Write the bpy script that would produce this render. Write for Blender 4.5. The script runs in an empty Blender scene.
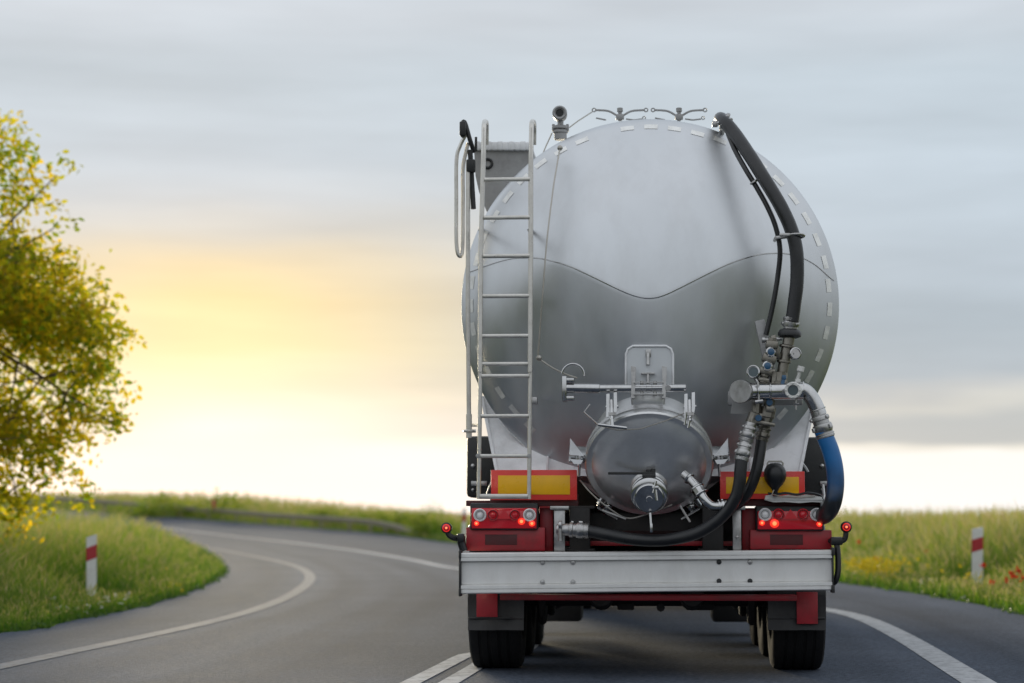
import bpy, math, random
import numpy as np
from mathutils import Vector, Matrix

random.seed(7)
rng = np.random.default_rng(7)
R_ = math.radians
scene = bpy.context.scene
COL = scene.collection

# ------------------------------------------------------------------ camera
F = 70 / 36 * 1024          # focal length in pixels
HORIZON = 516.0
CAM_H = 1.086
PITCH = math.atan((HORIZON - 341.5) / F)
cam_data = bpy.data.cameras.new("camera")
cam_data.lens = 70
cam_data.sensor_width = 36
cam_data.clip_start = 0.1
cam_data.clip_end = 9000
cam = bpy.data.objects.new("camera", cam_data)
COL.objects.link(cam)
cam.location = (0, 0, CAM_H)
cam.rotation_euler = (math.pi / 2 + PITCH, 0, 0)
scene.camera = cam


def ray(px, py):
    u = (px - 512) / F
    v = (341.5 - py) / F
    return np.array([u, math.cos(PITCH) - v * math.sin(PITCH), math.sin(PITCH) + v * math.cos(PITCH)])


def sstep(a, b, x):
    t = np.clip((np.asarray(x, float) - a) / (b - a), 0, 1)
    return t * t * (3 - 2 * t)


def ground_h(x, y):
    """Height of the terrain: level round the truck, a low rise beyond the bend on the left."""
    return 2.0 * sstep(40, 150, y) * sstep(-10, 25, -np.asarray(x, float))


def gp(px, py, lift=0.0):
    """Ground point that a pixel looks at."""
    d = ray(px, py)
    lo, hi = 3.0, 420.0
    f = lambda t: CAM_H + d[2] * t - ground_h(d[0] * t, d[1] * t) - lift
    t, prev = lo, lo
    while t < hi:
        if f(t) < 0:
            a, b = prev, t
            for _ in range(30):
                m = (a + b) / 2
                if f(m) < 0:
                    b = m
                else:
                    a = m
            return np.array([d[0] * a, d[1] * a, CAM_H + d[2] * a])
        prev = t
        t += 0.5
    return np.array([d[0] * hi, d[1] * hi, ground_h(d[0] * hi, d[1] * hi)])


# ------------------------------------------------------------------ truck frame
_d = ray(647, 668)
_t = CAM_H / -_d[2]
TO = np.array([_d[0] * _t, _d[1] * _t, 0.0])              # rear axle, on the road
YAW = math.atan2(_d[0], _d[1])
TR = np.array([math.cos(YAW), -math.sin(YAW), 0.0])
TF = np.array([math.sin(YAW), math.cos(YAW), 0.0])


def P(px, py, yl):
    """Point in truck coordinates (x right, y ahead of the rear axle, z up)."""
    d = ray(px, py)
    c = np.array([0, 0, CAM_H])
    t = (yl + np.dot(TO, TF) - np.dot(c, TF)) / np.dot(d, TF)
    w = c + d * t - TO
    return Vector((float(np.dot(w, TR)), yl, float(w[2])))


def SC(yl):
    return F / (math.hypot(TO[0], TO[1]) + yl)


# ------------------------------------------------------------------ materials
def nodes_of(m):
    m.use_nodes = True
    nt = m.node_tree
    return nt, nt.nodes, nt.links


MATS = {}


def mat(name, col, rough=0.5, metal=0.0, var=0.12, scale=6.0, rvar=0.1, bump=0.0, bscale=60.0, spec=0.5,
        coat=0.0, stretch=(1, 1, 1), dirt=None, dirt_amt=0.0, dscale=3.0):
    m = bpy.data.materials.new(name)
    nt, N, L = nodes_of(m)
    b = N["Principled BSDF"]
    tc = N.new("ShaderNodeTexCoord")
    mp = N.new("ShaderNodeMapping")
    mp.inputs["Scale"].default_value = stretch
    L.new(tc.outputs["Object"], mp.inputs[0])
    n = N.new("ShaderNodeTexNoise")
    n.inputs["Scale"].default_value = scale
    n.inputs["Detail"].default_value = 6
    n.inputs["Roughness"].default_value = 0.6
    L.new(mp.outputs[0], n.inputs["Vector"])
    cr = N.new("ShaderNodeMix")
    cr.data_type = 'RGBA'
    c = np.array(col[:3])
    cr.inputs[6].default_value = (*np.clip(c * (1 - var), 0, 1), 1)
    cr.inputs[7].default_value = (*np.clip(c * (1 + var), 0, 1), 1)
    L.new(n.outputs["Fac"], cr.inputs[0])
    out = cr.outputs[2]
    if dirt is not None:
        n2 = N.new("ShaderNodeTexNoise")
        n2.inputs["Scale"].default_value = dscale
        n2.inputs["Detail"].default_value = 8
        n2.inputs["Roughness"].default_value = 0.7
        L.new(mp.outputs[0], n2.inputs["Vector"])
        rp = N.new("ShaderNodeMapRange")
        rp.inputs[1].default_value = 0.45
        rp.inputs[2].default_value = 0.75
        rp.inputs[3].default_value = 0
        rp.inputs[4].default_value = dirt_amt
        L.new(n2.outputs["Fac"], rp.inputs[0])
        mx = N.new("ShaderNodeMix")
        mx.data_type = 'RGBA'
        L.new(rp.outputs[0], mx.inputs[0])
        L.new(out, mx.inputs[6])
        mx.inputs[7].default_value = (*dirt, 1)
        out = mx.outputs[2]
    L.new(out, b.inputs["Base Color"])
    rr = N.new("ShaderNodeMapRange")
    rr.inputs[1].default_value = 0.3
    rr.inputs[2].default_value = 0.7
    rr.inputs[3].default_value = max(0.02, rough - rvar)
    rr.inputs[4].default_value = min(1, rough + rvar)
    L.new(n.outputs["Fac"], rr.inputs[0])
    L.new(rr.outputs[0], b.inputs["Roughness"])
    b.inputs["Metallic"].default_value = metal
    b.inputs["Specular IOR Level"].default_value = spec
    b.inputs["Coat Weight"].default_value = coat
    if bump:
        bn = N.new("ShaderNodeTexNoise")
        bn.inputs["Scale"].default_value = bscale
        bn.inputs["Detail"].default_value = 5
        L.new(mp.outputs[0], bn.inputs["Vector"])
        bp = N.new("ShaderNodeBump")
        bp.inputs["Strength"].default_value = bump
        bp.inputs["Distance"].default_value = 0.01
        L.new(bn.outputs["Fac"], bp.inputs["Height"])
        L.new(bp.outputs[0], b.inputs["Normal"])
    MATS[name] = m
    return m


def emis(name, col, strength, base):
    m = mat(name, base, 0.25, 0, 0.1, coat=0.3)
    b = m.node_tree.nodes["Principled BSDF"]
    b.inputs["Emission Color"].default_value = (*col, 1)
    b.inputs["Emission Strength"].default_value = strength
    return m


M_TANK = mat("tank_aluminium", (0.61, 0.63, 0.65), 0.46, 1.0, 0.05, 1.6, 0.09, 0.012, 5.0, stretch=(1.5, 1.5, .55), dirt=(0.45, 0.45, 0.45), dirt_amt=0.32, dscale=2.6)
M_STEEL = mat("polished_steel", (0.52, 0.52, 0.52), 0.18, 1.0, 0.10, 14, 0.08, dirt=(0.2, 0.19, 0.18), dirt_amt=0.4, dscale=12)
M_LID = mat("lid_steel", (0.84, 0.84, 0.84), 0.36, 0.84, 0.08, 3, 0.06, 0.0, 4.0, dirt=(0.35, 0.35, 0.34), dirt_amt=0.4, dscale=2.5)
M_ALU = mat("cast_aluminium", (0.47, 0.465, 0.46), 0.38, 1.0, 0.14, 20, 0.1, 0.05, 90, dirt=(0.16, 0.15, 0.14), dirt_amt=0.6, dscale=18)
M_ALUP = mat("bumper_aluminium", (0.76, 0.755, 0.74), 0.40, 0.25, 0.03, 3, 0.06, 0.0, 80, stretch=(3, 3, 1.0), dirt=(0.55, 0.53, 0.50), dirt_amt=0.4, dscale=2.5)
M_LADDER = mat("ladder_aluminium", (0.66, 0.64, 0.60), 0.35, 0.85, 0.1, 20, 0.1, dirt=(0.25, 0.23, 0.2), dirt_amt=0.4, dscale=9)
M_PANEL = mat("pale_grey_paint", (0.84, 0.845, 0.86), 0.4, 0.0, 0.06, 4, 0.1, dirt=(0.2, 0.19, 0.17), dirt_amt=0.4, dscale=5)
M_GREY = mat("grey_sheet_metal", (0.34, 0.34, 0.34), 0.5, 0.5, 0.12, 6, 0.1, dirt=(0.15, 0.14, 0.13), dirt_amt=0.5, dscale=6)
M_RED = mat("red_chassis_paint", (0.38, 0.018, 0.028), 0.42, 0, 0.15, 7, 0.12, 0, dirt=(0.06, 0.035, 0.03), dirt_amt=0.7, dscale=5)
M_REDD = mat("dark_red_paint", (0.085, 0.012, 0.014), 0.6, 0, 0.3, 7, 0.12, dirt=(0.03, 0.025, 0.022), dirt_amt=0.7, dscale=6)  # chassis red with the low light painted into its base, plus dirt blotches
M_REDF = mat("red_reflector_vinyl", (0.82, 0.055, 0.045), 0.3, 0, 0.08, 9, 0.08, 0, dirt=(0.3, 0.05, 0.04), dirt_amt=0.2, dscale=9)
M_YEL = mat("amber_reflector_vinyl", (0.95, 0.50, 0.006), 0.32, 0, 0.06, 14, 0.08, 0, dirt=(0.5, 0.26, 0.03), dirt_amt=0.2, dscale=8)
M_RUB = mat("black_rubber", (0.010, 0.011, 0.013), 0.36, 0, 0.25, 12, 0.10, 0.04, 60, dirt=(0.03, 0.029, 0.028), dirt_amt=0.4, dscale=8)
M_TYRE = mat("tyre_rubber", (0.010, 0.010, 0.011), 0.85, 0, 0.2, 12, 0.08, 0.1, 60, spec=.25, dirt=(0.026, 0.024, 0.022), dirt_amt=0.4, dscale=7)
M_BLK = mat("black_plastic", (0.016, 0.017, 0.018), 0.5, 0, 0.2, 8, 0.12, 0.05, 60, dirt=(0.05, 0.047, 0.044), dirt_amt=0.5, dscale=5)
M_FLAP = mat("mud_flap_rubber", (0.03, 0.03, 0.031), 0.6, 0, 0.2, 8, 0.1, 0.05, 60, dirt=(0.075, 0.07, 0.065), dirt_amt=0.6, dscale=4)
M_CHAS = mat("dirty_chassis_steel", (0.02, 0.019, 0.019), 0.7, 0.0, 0.3, 8, 0.1, 0.1, 30, dirt=(0.05, 0.04, 0.035), dirt_amt=0.5, dscale=6)
M_BRASS = mat("weathered_brass", (0.26, 0.245, 0.215), 0.4, 1.0, 0.2, 25, 0.1, dirt=(0.12, 0.1, 0.08), dirt_amt=0.6, dscale=20)
M_BLUEV = mat("blue_valve_handle", (0.035, 0.10, 0.19), 0.35, 0, 0.1, 10)
M_GLASS = mat("dark_gauge_glass", (0.06, 0.09, 0.10), 0.08, 0, 0.1, 10)
M_WHT = mat("white_plastic", (0.72, 0.72, 0.70), 0.45, 0, 0.05, 10, dirt=(0.4, 0.38, 0.34), dirt_amt=0.5, dscale=9)
M_TAPE = mat("reflective_tape", (0.84, 0.84, 0.82), 0.5, 0.75, 0.08, 30, dirt=(0.4, 0.4, 0.38), dirt_amt=0.5, dscale=14)
M_LENS = mat("red_lamp_lens", (0.66, 0.016, 0.03), 0.15, 0, 0.1, 20, 0.05, coat=0.4)
M_CLEAR = mat("clear_lamp_lens", (0.85, 0.83, 0.83), 0.15, 0, 0.08, 30, 0.05, coat=0.5)
M_LIT = emis("lit_red_lamp", (1.0, 0.035, 0.015), 1.1, (0.6, 0.03, 0.02))
M_LITC = emis("lit_lamp_core", (1.0, 0.16, 0.05), 2.2, (0.8, 0.2, 0.1))
M_CAB = mat("cab_paint", (0.30, 0.025, 0.03), 0.3, 0, 0.06, 4, coat=0.4)
M_WGLASS = mat("window_glass", (0.02, 0.025, 0.03), 0.05, 0, 0.1, 4)
M_RAIL = mat("galvanised_rail", (0.30, 0.27, 0.20), 0.6, 0.2, 0.15, 2, 0.1, dirt=(0.2, 0.15, 0.1), dirt_amt=0.5, dscale=1.5)
M_POSTW = mat("delineator_white", (0.74, 0.74, 0.72), 0.45, 0, 0.05, 8, dirt=(0.42, 0.4, 0.34), dirt_amt=0.5, dscale=6)
M_POSTR = mat("delineator_red", (0.42, 0.03, 0.04), 0.35, 0, 0.08, 20)
M_WIRE = mat("steel_wire", (0.42, 0.40, 0.36), 0.4, 0.8, 0.1, 30)
M_TRUNK = mat("bark", (0.10, 0.075, 0.05), 0.85, 0, 0.4, 6, 0.05, 0.5, 20, stretch=(1, 1, 0.2))


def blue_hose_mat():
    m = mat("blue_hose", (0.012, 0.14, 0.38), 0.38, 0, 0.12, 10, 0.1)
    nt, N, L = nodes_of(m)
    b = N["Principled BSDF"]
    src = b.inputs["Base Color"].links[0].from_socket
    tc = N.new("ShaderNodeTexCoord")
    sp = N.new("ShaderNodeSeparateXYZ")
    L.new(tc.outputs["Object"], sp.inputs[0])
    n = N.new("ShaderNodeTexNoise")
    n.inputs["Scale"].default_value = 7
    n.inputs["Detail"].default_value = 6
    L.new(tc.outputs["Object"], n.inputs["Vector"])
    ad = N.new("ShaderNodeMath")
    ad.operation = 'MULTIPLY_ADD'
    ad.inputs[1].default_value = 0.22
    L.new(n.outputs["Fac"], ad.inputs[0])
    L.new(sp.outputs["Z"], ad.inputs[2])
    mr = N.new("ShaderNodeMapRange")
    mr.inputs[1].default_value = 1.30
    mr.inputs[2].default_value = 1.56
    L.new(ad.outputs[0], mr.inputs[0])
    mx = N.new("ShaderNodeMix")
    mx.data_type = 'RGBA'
    mx.inputs[6].default_value = (0.02, 0.022, 0.026, 1)  # shade painted into the lower hose, blue fading to near-black
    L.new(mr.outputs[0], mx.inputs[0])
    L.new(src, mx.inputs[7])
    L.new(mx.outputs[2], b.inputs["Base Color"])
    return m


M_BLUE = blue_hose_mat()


# ------------------------------------------------------------------ mesh builder
class MB:
    def __init__(self):
        self.v, self.f, self.m = [], [], []
        self.cur = 0

    def add(self, vs, fs):
        o = len(self.v)
        self.v += [tuple(v) for v in vs]
        self.f += [tuple(i + o for i in f) for f in fs]
        self.m += [self.cur] * len(fs)
        return self

    def box(self, c, s, rot=None, bev=0.0):
        c = Vector(c)
        hx, hy, hz = s[0] / 2, s[1] / 2, s[2] / 2
        bev = min(bev, hx * .45, hy * .45, hz * .45)
        if bev <= 0:
            vs = [Vector((x, y, z)) for x in (-hx, hx) for y in (-hy, hy) for z in (-hz, hz)]
            fs = [(0, 1, 3, 2), (4, 6, 7, 5), (0, 4, 5, 1), (2, 3, 7, 6), (0, 2, 6, 4), (1, 5, 7, 3)]
        else:
            import bmesh
            bm = bmesh.new()
            bmesh.ops.create_cube(bm, size=1.0)
            for v in bm.verts:
                v.co = Vector((v.co.x * 2 * hx, v.co.y * 2 * hy, v.co.z * 2 * hz))
            bmesh.ops.bevel(bm, geom=list(bm.edges), offset=bev, segments=2, affect='EDGES', profile=0.5)
            bm.verts.index_update()
            vs = [v.co.copy() for v in bm.verts]
            fs = [tuple(v.index for v in f.verts) for f in bm.faces]
            bm.free()
        if rot is not None:
            vs = [rot @ v for v in vs]
        return self.add([v + c for v in vs], fs)

    def pbox(self, x0, y0, x1, y1, yl, depth, bev=0.004):
        """Box whose camera-facing side spans a pixel rectangle in the plane yl, reaching depth metres ahead."""
        a, b = P(x0, y0, yl), P(x1, y1, yl)
        return self.box(((a.x + b.x) / 2, yl + depth / 2, (a.z + b.z) / 2), (abs(b.x - a.x), depth, abs(a.z - b.z)), bev=bev)

    def tube(self, pts, r, n=10, caps=True, closed=False):
        pts = [Vector(p) for p in pts]
        k = len(pts)
        rad = [r] * k if not hasattr(r, "__len__") else r
        vs, fs = [], []
        up = None
        for i, p in enumerate(pts):
            if closed:
                t = pts[(i + 1) % k] - pts[i - 1]
            else:
                t = pts[min(i + 1, k - 1)] - pts[max(i - 1, 0)]
            t.normalize()
            if up is None:
                up = Vector((0, 0, 1)) if abs(t.z) < 0.9 else Vector((1, 0, 0))
            up = up - t * up.dot(t)
            if up.length < 1e-6:
                up = t.orthogonal()
            up.normalize()
            sd = t.cross(up)
            for j in range(n):
                a = 2 * math.pi * j / n
                vs.append(p + (up * math.cos(a) + sd * math.sin(a)) * rad[i])
        for i in range(k if closed else k - 1):
            i2 = (i + 1) % k
            for j in range(n):
                j2 = (j + 1) % n
                fs.append((i * n + j, i * n + j2, i2 * n + j2, i2 * n + j))
        if caps and not closed:
            fs.append(tuple(range(n - 1, -1, -1)))
            fs.append(tuple((k - 1) * n + j for j in range(n)))
        return self.add(vs, fs)

    def lathe(self, prof, o, axis, n=24):
        """Profile of (radius, distance along axis)."""
        o, ax = Vector(o), Vector(axis).normalized()
        u = ax.orthogonal().normalized()
        w = ax.cross(u)
        vs, fs = [], []
        for (r, h) in prof:
            for j in range(n):
                a = 2 * math.pi * j / n
                vs.append(o + ax * h + (u * math.cos(a) + w * math.sin(a)) * max(r, 1e-5))
        for i in range(len(prof) - 1):
            for j in range(n):
                j2 = (j + 1) % n
                fs.append((i * n + j, i * n + j2, (i + 1) * n + j2, (i + 1) * n + j))
        return self.add(vs, fs)

    def cyl(self, a, b, r, n=16, ch=0.1):
        a, b = Vector(a), Vector(b)
        L = (b - a).length
        c = min(r * ch, L * 0.3)
        return self.lathe([(0, 0), (r - c, 0), (r, c), (r, L - c), (r - c, L), (0, L)], a, b - a, n)

    def prism(self, poly, d):
        """Polygon (3D points, flat) pushed by vector d."""
        k = len(poly)
        d = Vector(d)
        vs = [Vector(p) for p in poly] + [Vector(p) + d for p in poly]
        fs = [tuple(range(k)), tuple(range(2 * k - 1, k - 1, -1))]
        for i in range(k):
            j = (i + 1) % k
            fs.append((i, i + k, j + k, j))
        return self.add(vs, fs)

    def torus(self, o, axis, R, r, n=28, m=8):
        o, ax = Vector(o), Vector(axis).normalized()
        u = ax.orthogonal().normalized()
        w = ax.cross(u)
        pts = [o + (u * math.cos(2 * math.pi * i / n) + w * math.sin(2 * math.pi * i / n)) * R for i in range(n)]
        return self.tube(pts, r, m, closed=True)

    def ball(self, c, r, n=16, squash=(1, 1, 1)):
        c = Vector(c)
        vs, fs = [], []
        h = n // 2
        for i in range(h + 1):
            th = math.pi * i / h
            for j in range(n):
                a = 2 * math.pi * j / n
                vs.append(c + Vector((r * squash[0] * math.sin(th) * math.cos(a), r * squash[1] * math.sin(th) * math.sin(a), r * squash[2] * math.cos(th))))
        for i in range(h):
            for j in range(n):
                j2 = (j + 1) % n
                fs.append((i * n + j, (i + 1) * n + j, (i + 1) * n + j2, i * n + j2))
        return self.add(vs, fs)

    def build(self, name, mats, parent=None, smooth=True, angle=35):
        me = bpy.data.meshes.new(name)
        me.from_pydata([tuple(v) for v in self.v], [], self.f)
        if not isinstance(mats, (list, tuple)):
            mats = [mats]
        for m in mats:
            me.materials.append(m)
        me.polygons.foreach_set("material_index", self.m)
        me.polygons.foreach_set("use_smooth", [smooth] * len(self.f))
        me.validate()
        import bmesh
        bm = bmesh.new()
        bm.from_mesh(me)
        bmesh.ops.recalc_face_normals(bm, faces=list(bm.faces))
        bm.to_mesh(me)
        bm.free()
        if smooth:
            me.set_sharp_from_angle(angle=R_(angle))
        me.update()
        o = bpy.data.objects.new(name, me)
        COL.objects.link(o)
        if parent is not None:
            o.parent = parent
        return o


def tag(o, label=None, cat=None, group=None, kind=None):
    if label:
        o["label"] = label
    if cat:
        o["category"] = cat
    if group:
        o["group"] = group
    if kind:
        o["kind"] = kind
    return o


def empty(name, loc, rz=0.0):
    o = bpy.data.objects.new(name, None)
    COL.objects.link(o)
    o.location = tuple(float(q) for q in loc)
    o.rotation_euler = (0, 0, rz)
    return o


def spline(pts, n=10):
    pts = [Vector(p) for p in pts]
    q = [pts[0] * 2 - pts[1]] + pts + [pts[-1] * 2 - pts[-2]]
    out = []
    for i in range(1, len(q) - 2):
        p0, p1, p2, p3 = q[i - 1], q[i], q[i + 1], q[i + 2]
        for k in range(n):
            t = k / n
            out.append(0.5 * ((2 * p1) + (p2 - p0) * t + (2 * p0 - 5 * p1 + 4 * p2 - p3) * t * t + (3 * p1 - p0 - 3 * p2 + p3) * t ** 3))
    out.append(q[-2])
    return out


def PP(l):
    return [P(*p) for p in l]


# ================================================================== THE TRUCK
truck = empty("tanker_truck", TO, -YAW)
tag(truck, "silver silo tanker truck with red chassis, ladder and hoses, driving away on the road", "truck")
SB = SC(-1.05)

# ---- tank
CEN = P(649, 305, -0.55)
RT = 189 / SC(-0.55)
ZC = CEN.z
XC = CEN.x


def seam_z(x):
    """Height of the weld between the dished top and the discharge cone, by distance from the middle."""
    pts = [(-1.30, 272), (-1.10, 264), (-0.95, 260), (-0.76, 262), (-0.55, 272), (-0.35, 287), (-0.18, 300), (-0.08, 306), (0, 308),
           (0.08, 306), (0.18, 299), (0.35, 286), (0.55, 271), (0.76, 260), (0.95, 257), (1.10, 262), (1.22, 274), (1.30, 286)]
    xs = [p[0] for p in pts]
    ys = [ZC + (305 - p[1]) / SC(-0.95) for p in pts]
    # smooth interpolation
    acc = 0
    for dx, w in ((-.06, .2), (-.03, .2), (0, .2), (.03, .2), (.06, .2)):
        acc += w * np.interp(x + dx, xs, ys)
    return acc


KN = 0.15


def bulge(x, z):
    r = math.hypot(x, z - ZC)
    zs = seam_z(x)

    def U(zz):
        return 0.13 + 0.44 * (1 - (x * x * 0.66 + (zz - (ZC - 0.22)) ** 2) / 2.4)
    if z >= zs:
        b = U(z)
    else:
        d = zs - z
        fl = min(1.0, abs(x) / .8)
        b = U(zs) - (.035 + .185 * fl * fl) * d - (0.17 - .12 * fl) * d * d
    sk = min(1, max(0, (r - (RT - .05)) / .05))
    e = .74 * max(0, RT - r) + .022 * math.sqrt(1 - sk * sk)
    kk = .05
    return max(0.0, -kk * math.log(math.exp(-b / kk) + math.exp(-e / kk)))


def surf(x, z):
    return Vector((XC + x, -0.55 - bulge(x, z), z))


mb = MB()
NU, NLO, NHI = 180, 70, 70
grid = []
for i in range(NU + 1):
    u = math.pi * i / NU
    x = -RT * math.cos(u) * 0.9999
    h = math.sqrt(max(0, RT * RT - x * x))
    zs = min(max(seam_z(x), ZC - h * 0.98), ZC + h * 0.98)
    col = []
    for j in range(NLO):
        t = j / NLO
        t = 1 - math.cos(t * math.pi / 2)
        col.append((x, (ZC - h) + (zs - (ZC - h)) * t))
    for j in range(NHI + 1):
        t = j / NHI
        t = math.sin(t * math.pi / 2)
        col.append((x, zs + (ZC + h - zs) * t))
    grid.append(col)
vs, fs = [], []
K = NLO + NHI + 1
for col in grid:
    for (x, z) in col:
        vs.append(surf(x, z))
for i in range(NU):
    for j in range(K - 1):
        fs.append((i * K + j, (i + 1) * K + j, (i + 1) * K + j + 1, i * K + j + 1))
mb.add(vs, fs)
# shell and front cone
prof = [(RT, 0), (RT - .035, 0.4), (RT - .05, 2.5), (RT - .05, 5.5), (RT - .05, 9.6), (RT - 0.08, 9.66), (RT - 0.25, 10.1), (RT - 0.7, 10.4), (0, 10.55)]
mb.lathe(prof, (XC, -0.55, ZC), (0, 1, 0), 128)
tank = mb.build("tank", M_TANK, truck, angle=40)
# circumferential weld rings on the shell + seam bead
mb = MB()
sp = []
for i in range(0, 161):
    x = -RT * 0.985 + 2 * RT * 0.985 * i / 160
    z = seam_z(x)
    if math.hypot(x, z - ZC) < RT - 0.015:
        q = surf(x, z)
        sp.append(q + Vector((0, -0.001, 0)))
mb.tube(sp, 0.0042, 6)
mb.build("weld_seam", M_STEEL, tank)
# reflective dashes on the knuckle
def tape_patch(a0, a1, r0, r1):
    vs = []
    n = 5
    for i in range(n + 1):
        a = a0 + (a1 - a0) * i / n
        dr = .055 * float(sstep(-.05, .75, -math.cos(a)))
        for r in np.linspace(r0 - dr, r1 - dr, 5):
            x, z = r * math.sin(a), ZC + r * math.cos(a)
            nn = Vector((math.sin(a) * 0.6, -0.8, math.cos(a) * 0.6)).normalized()
            vs.append(surf(x, z) + nn * 0.0025)
    fs = [(i * 5 + j, i * 5 + j + 1, (i + 1) * 5 + j + 1, (i + 1) * 5 + j) for i in range(n) for j in range(4)]
    mb = MB()
    mb.add(vs, fs)
    mb.build("reflective_strip", M_TAPE, tank, angle=80)


a = -138.0
while a < 128:
    if not (-20 < a < -13):
        wob = random.uniform(-.004, .004)
        tape_patch(R_(a), R_(a + 4.3), RT - 0.088 + wob, RT - 0.054 + wob)
    a += 7.6
# top fill hatches: low rings with winged clamps
for cx, py0 in ((620, 117), (679, 117)):
    h = MB()
    c = P(cx, py0 + 1, 0.35)
    h.lathe([(0, 0), (.2, 0), (.2, .03), (.17, .05), (0, .07)], (c.x, 0.75, RT + ZC - 0.05), (0, 0, 1), 24)
    hob = h.build("fill_hatch", M_ALU, tank)
    w = MB()
    y = 0.2
    e = SC(y)

    def q(dx, dy):
        return P(cx + dx, py0 + dy, y)
    w.tube(spline([q(-25, -7), q(-12, -6), q(-4, -2), q(0, 1)], 5), 0.008, 6)
    w.tube(spline([q(25, -7), q(12, -6), q(4, -2), q(0, 1)], 5), 0.008, 6)
    w.torus(q(-26, -7), (0, 1, 0), 0.013, 0.005, 12, 5)
    w.torus(q(26, -7), (0, 1, 0), 0.013, 0.005, 12, 5)
    w.tube([q(22, 2), q(14, 3), q(6, 2)], 0.006, 6)
    w.torus(q(24, 1), (0, 1, 0), 0.011, 0.004, 12, 5)
    w.tube([q(-24, 1), q(-14, 3)], 0.006, 6)
    w.cyl(q(0, 4), q(0, -5), 0.014, 10)
    w.cyl(q(0, -5), q(0, -9), 0.022, 10)
    w.box(q(0, 0), (.06, .04, .04), bev=.006)
    w.build("winged_clamp", M_GREY, hob)

# ---- rear lid (discharge manhole)
LN = Vector((0, -math.cos(R_(38)), -math.sin(R_(38))))
LU = Vector((0, -math.sin(R_(38)), math.cos(R_(38))))
LX = Vector((1, 0, 0))
LC = P(649, 461, -0.95)
LR = 63.5 / SC(-1.0)


def lp(a, r, h):
    """Point on the lid: angle from the top (clockwise), radius, height along the lid axis."""
    return LC + LX * (math.sin(a) * r) + LU * (math.cos(a) * r) + LN * h


mb = MB()
mb.lathe([(LR - .05, -0.75), (LR - .045, -.06), (LR + .0, -.055), (LR + .004, -.05), (LR + .004, -.012), (LR - .02, -.008)], LC, LN, 72)
neck = mb.build("outlet_neck", M_LID, tank)
mb = MB()
rings = [(LR - .02, -.004, 0), (LR, 0, 0), (LR + .004, .006, 0), (LR + .004, .035, 0), (LR - .006, .045, 0), (LR - .03, .047, 0), (LR - .045, .05, 0), (LR - .052, .058, .002),
         (LR - .14, .088, .036), (LR - .22, .116, .068), (.15, .140, .094), (.125, .15, .102), (.118, .17, .104), (.105, .22, .104), (0, .22, .104)]
nn_ = 72
vs, fs = [], []
for (r, h, sh) in rings:
    for q in range(nn_):
        t = 2 * math.pi * q / nn_
        vs.append(LC + LX * (math.sin(t) * max(r, 1e-5)) + LU * (math.cos(t) * max(r, 1e-5) - sh) + LN * h)
for q in range(len(rings) - 1):
    for w_ in range(nn_):
        w2 = (w_ + 1) % nn_
        fs.append((q * nn_ + w_, q * nn_ + w2, (q + 1) * nn_ + w2, (q + 1) * nn_ + w_))
mb.add(vs, fs)
lid = mb.build("manhole_lid", M_LID, truck)
# clamps round the lid
for ad in (-86, 86, -142, 142):
    a = R_(ad)
    c = MB()
    o = lp(a, LR + .018, -.03)
    ax = (LX * math.sin(a) + LU * math.cos(a))
    rad = ax.normalized()
    tan = LN.cross(rad).normalized()
    rot = Matrix((tan, LN, rad)).transposed()
    for s in (-1, 1):
        c.box(o + tan * (.028 * s) + rad * .03, (.012, .10, .13), rot, .003)
    c.cyl(o - LN * .07 + rad * .05, o + LN * .13 + rad * .02, .012, 10)
    c.cyl(o + LN * .05 + rad * .02, o + LN * .075 + rad * .02, .028, 6)
    c.cyl(o + LN * .13 + rad * .02 - tan * (.085), o + LN * .13 + rad * .02 + tan * .085, .009, 8)
    c.build("swing_clamp", M_STEEL, lid)
YC = -1.33
for cx, fl in ((611.5, 0), (689.5, 1)):          # upright clamps at the top of the lid
    c = MB()
    for dx, y0_, y1_ in ((-5.2, 394, 417), (2.2, 392.5, 414)):
        c.prism(PP([(cx + dx, y0_, YC + .03), (cx + dx + 3.2, y0_ - .5, YC + .03), (cx + dx + 3.4, y1_ - 6, YC), (cx + dx + 2.2, y1_, YC), (cx + dx - .2, y1_, YC), (cx + dx, y1_ - 8, YC)]), (0, .10, 0))
    c.cyl(P(cx, 400, YC + .03), P(cx + .6, 421, YC - .02), .013, 10)
    c.cyl(P(cx - 6, 407, YC + .04), P(cx + 7, 406.5, YC + .04), .011, 8)
    c.cyl(P(cx + .5, 412, YC), P(cx + .5, 416, YC), .026, 6)
    if fl == 0:
        c.cyl(P(598, 424.5, YC - .03), P(627, 428, YC - .03), .011, 8)
        c.cyl(P(cx + .6, 419, YC - .02), P(cx + 1, 427, YC - .03), .012, 8)
    else:
        c.cyl(P(cx + .6, 417, YC - .02), P(cx - 1.5, 428, YC - .02), .009, 8)
        c.cyl(P(cx - 3, 412, YC - .01), P(cx - 5, 425, YC - .01), .008, 8)
    c.build("swing_clamp", M_STEEL, lid)
for ad in (-86, 86):           # pale lugs beside the lid
    a = R_(ad)
    c = MB()
    s = 1 if ad > 0 else -1
    bx = 649 + s * 70
    c.prism(PP([(bx - s * 5, 456, -1.1), (bx + s * 9, 438, -1.1), (bx + s * 9, 455, -1.1)]), (0, .012, 0))
    c.prism(PP([(bx - s * 4, 460, -1.12), (bx + s * 9, 459, -1.12), (bx + s * 5, 464, -1.12), (bx - s * 2, 464, -1.12)]), (0, .03, 0))
    c.build("lug_plate", M_PANEL, lid)
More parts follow.
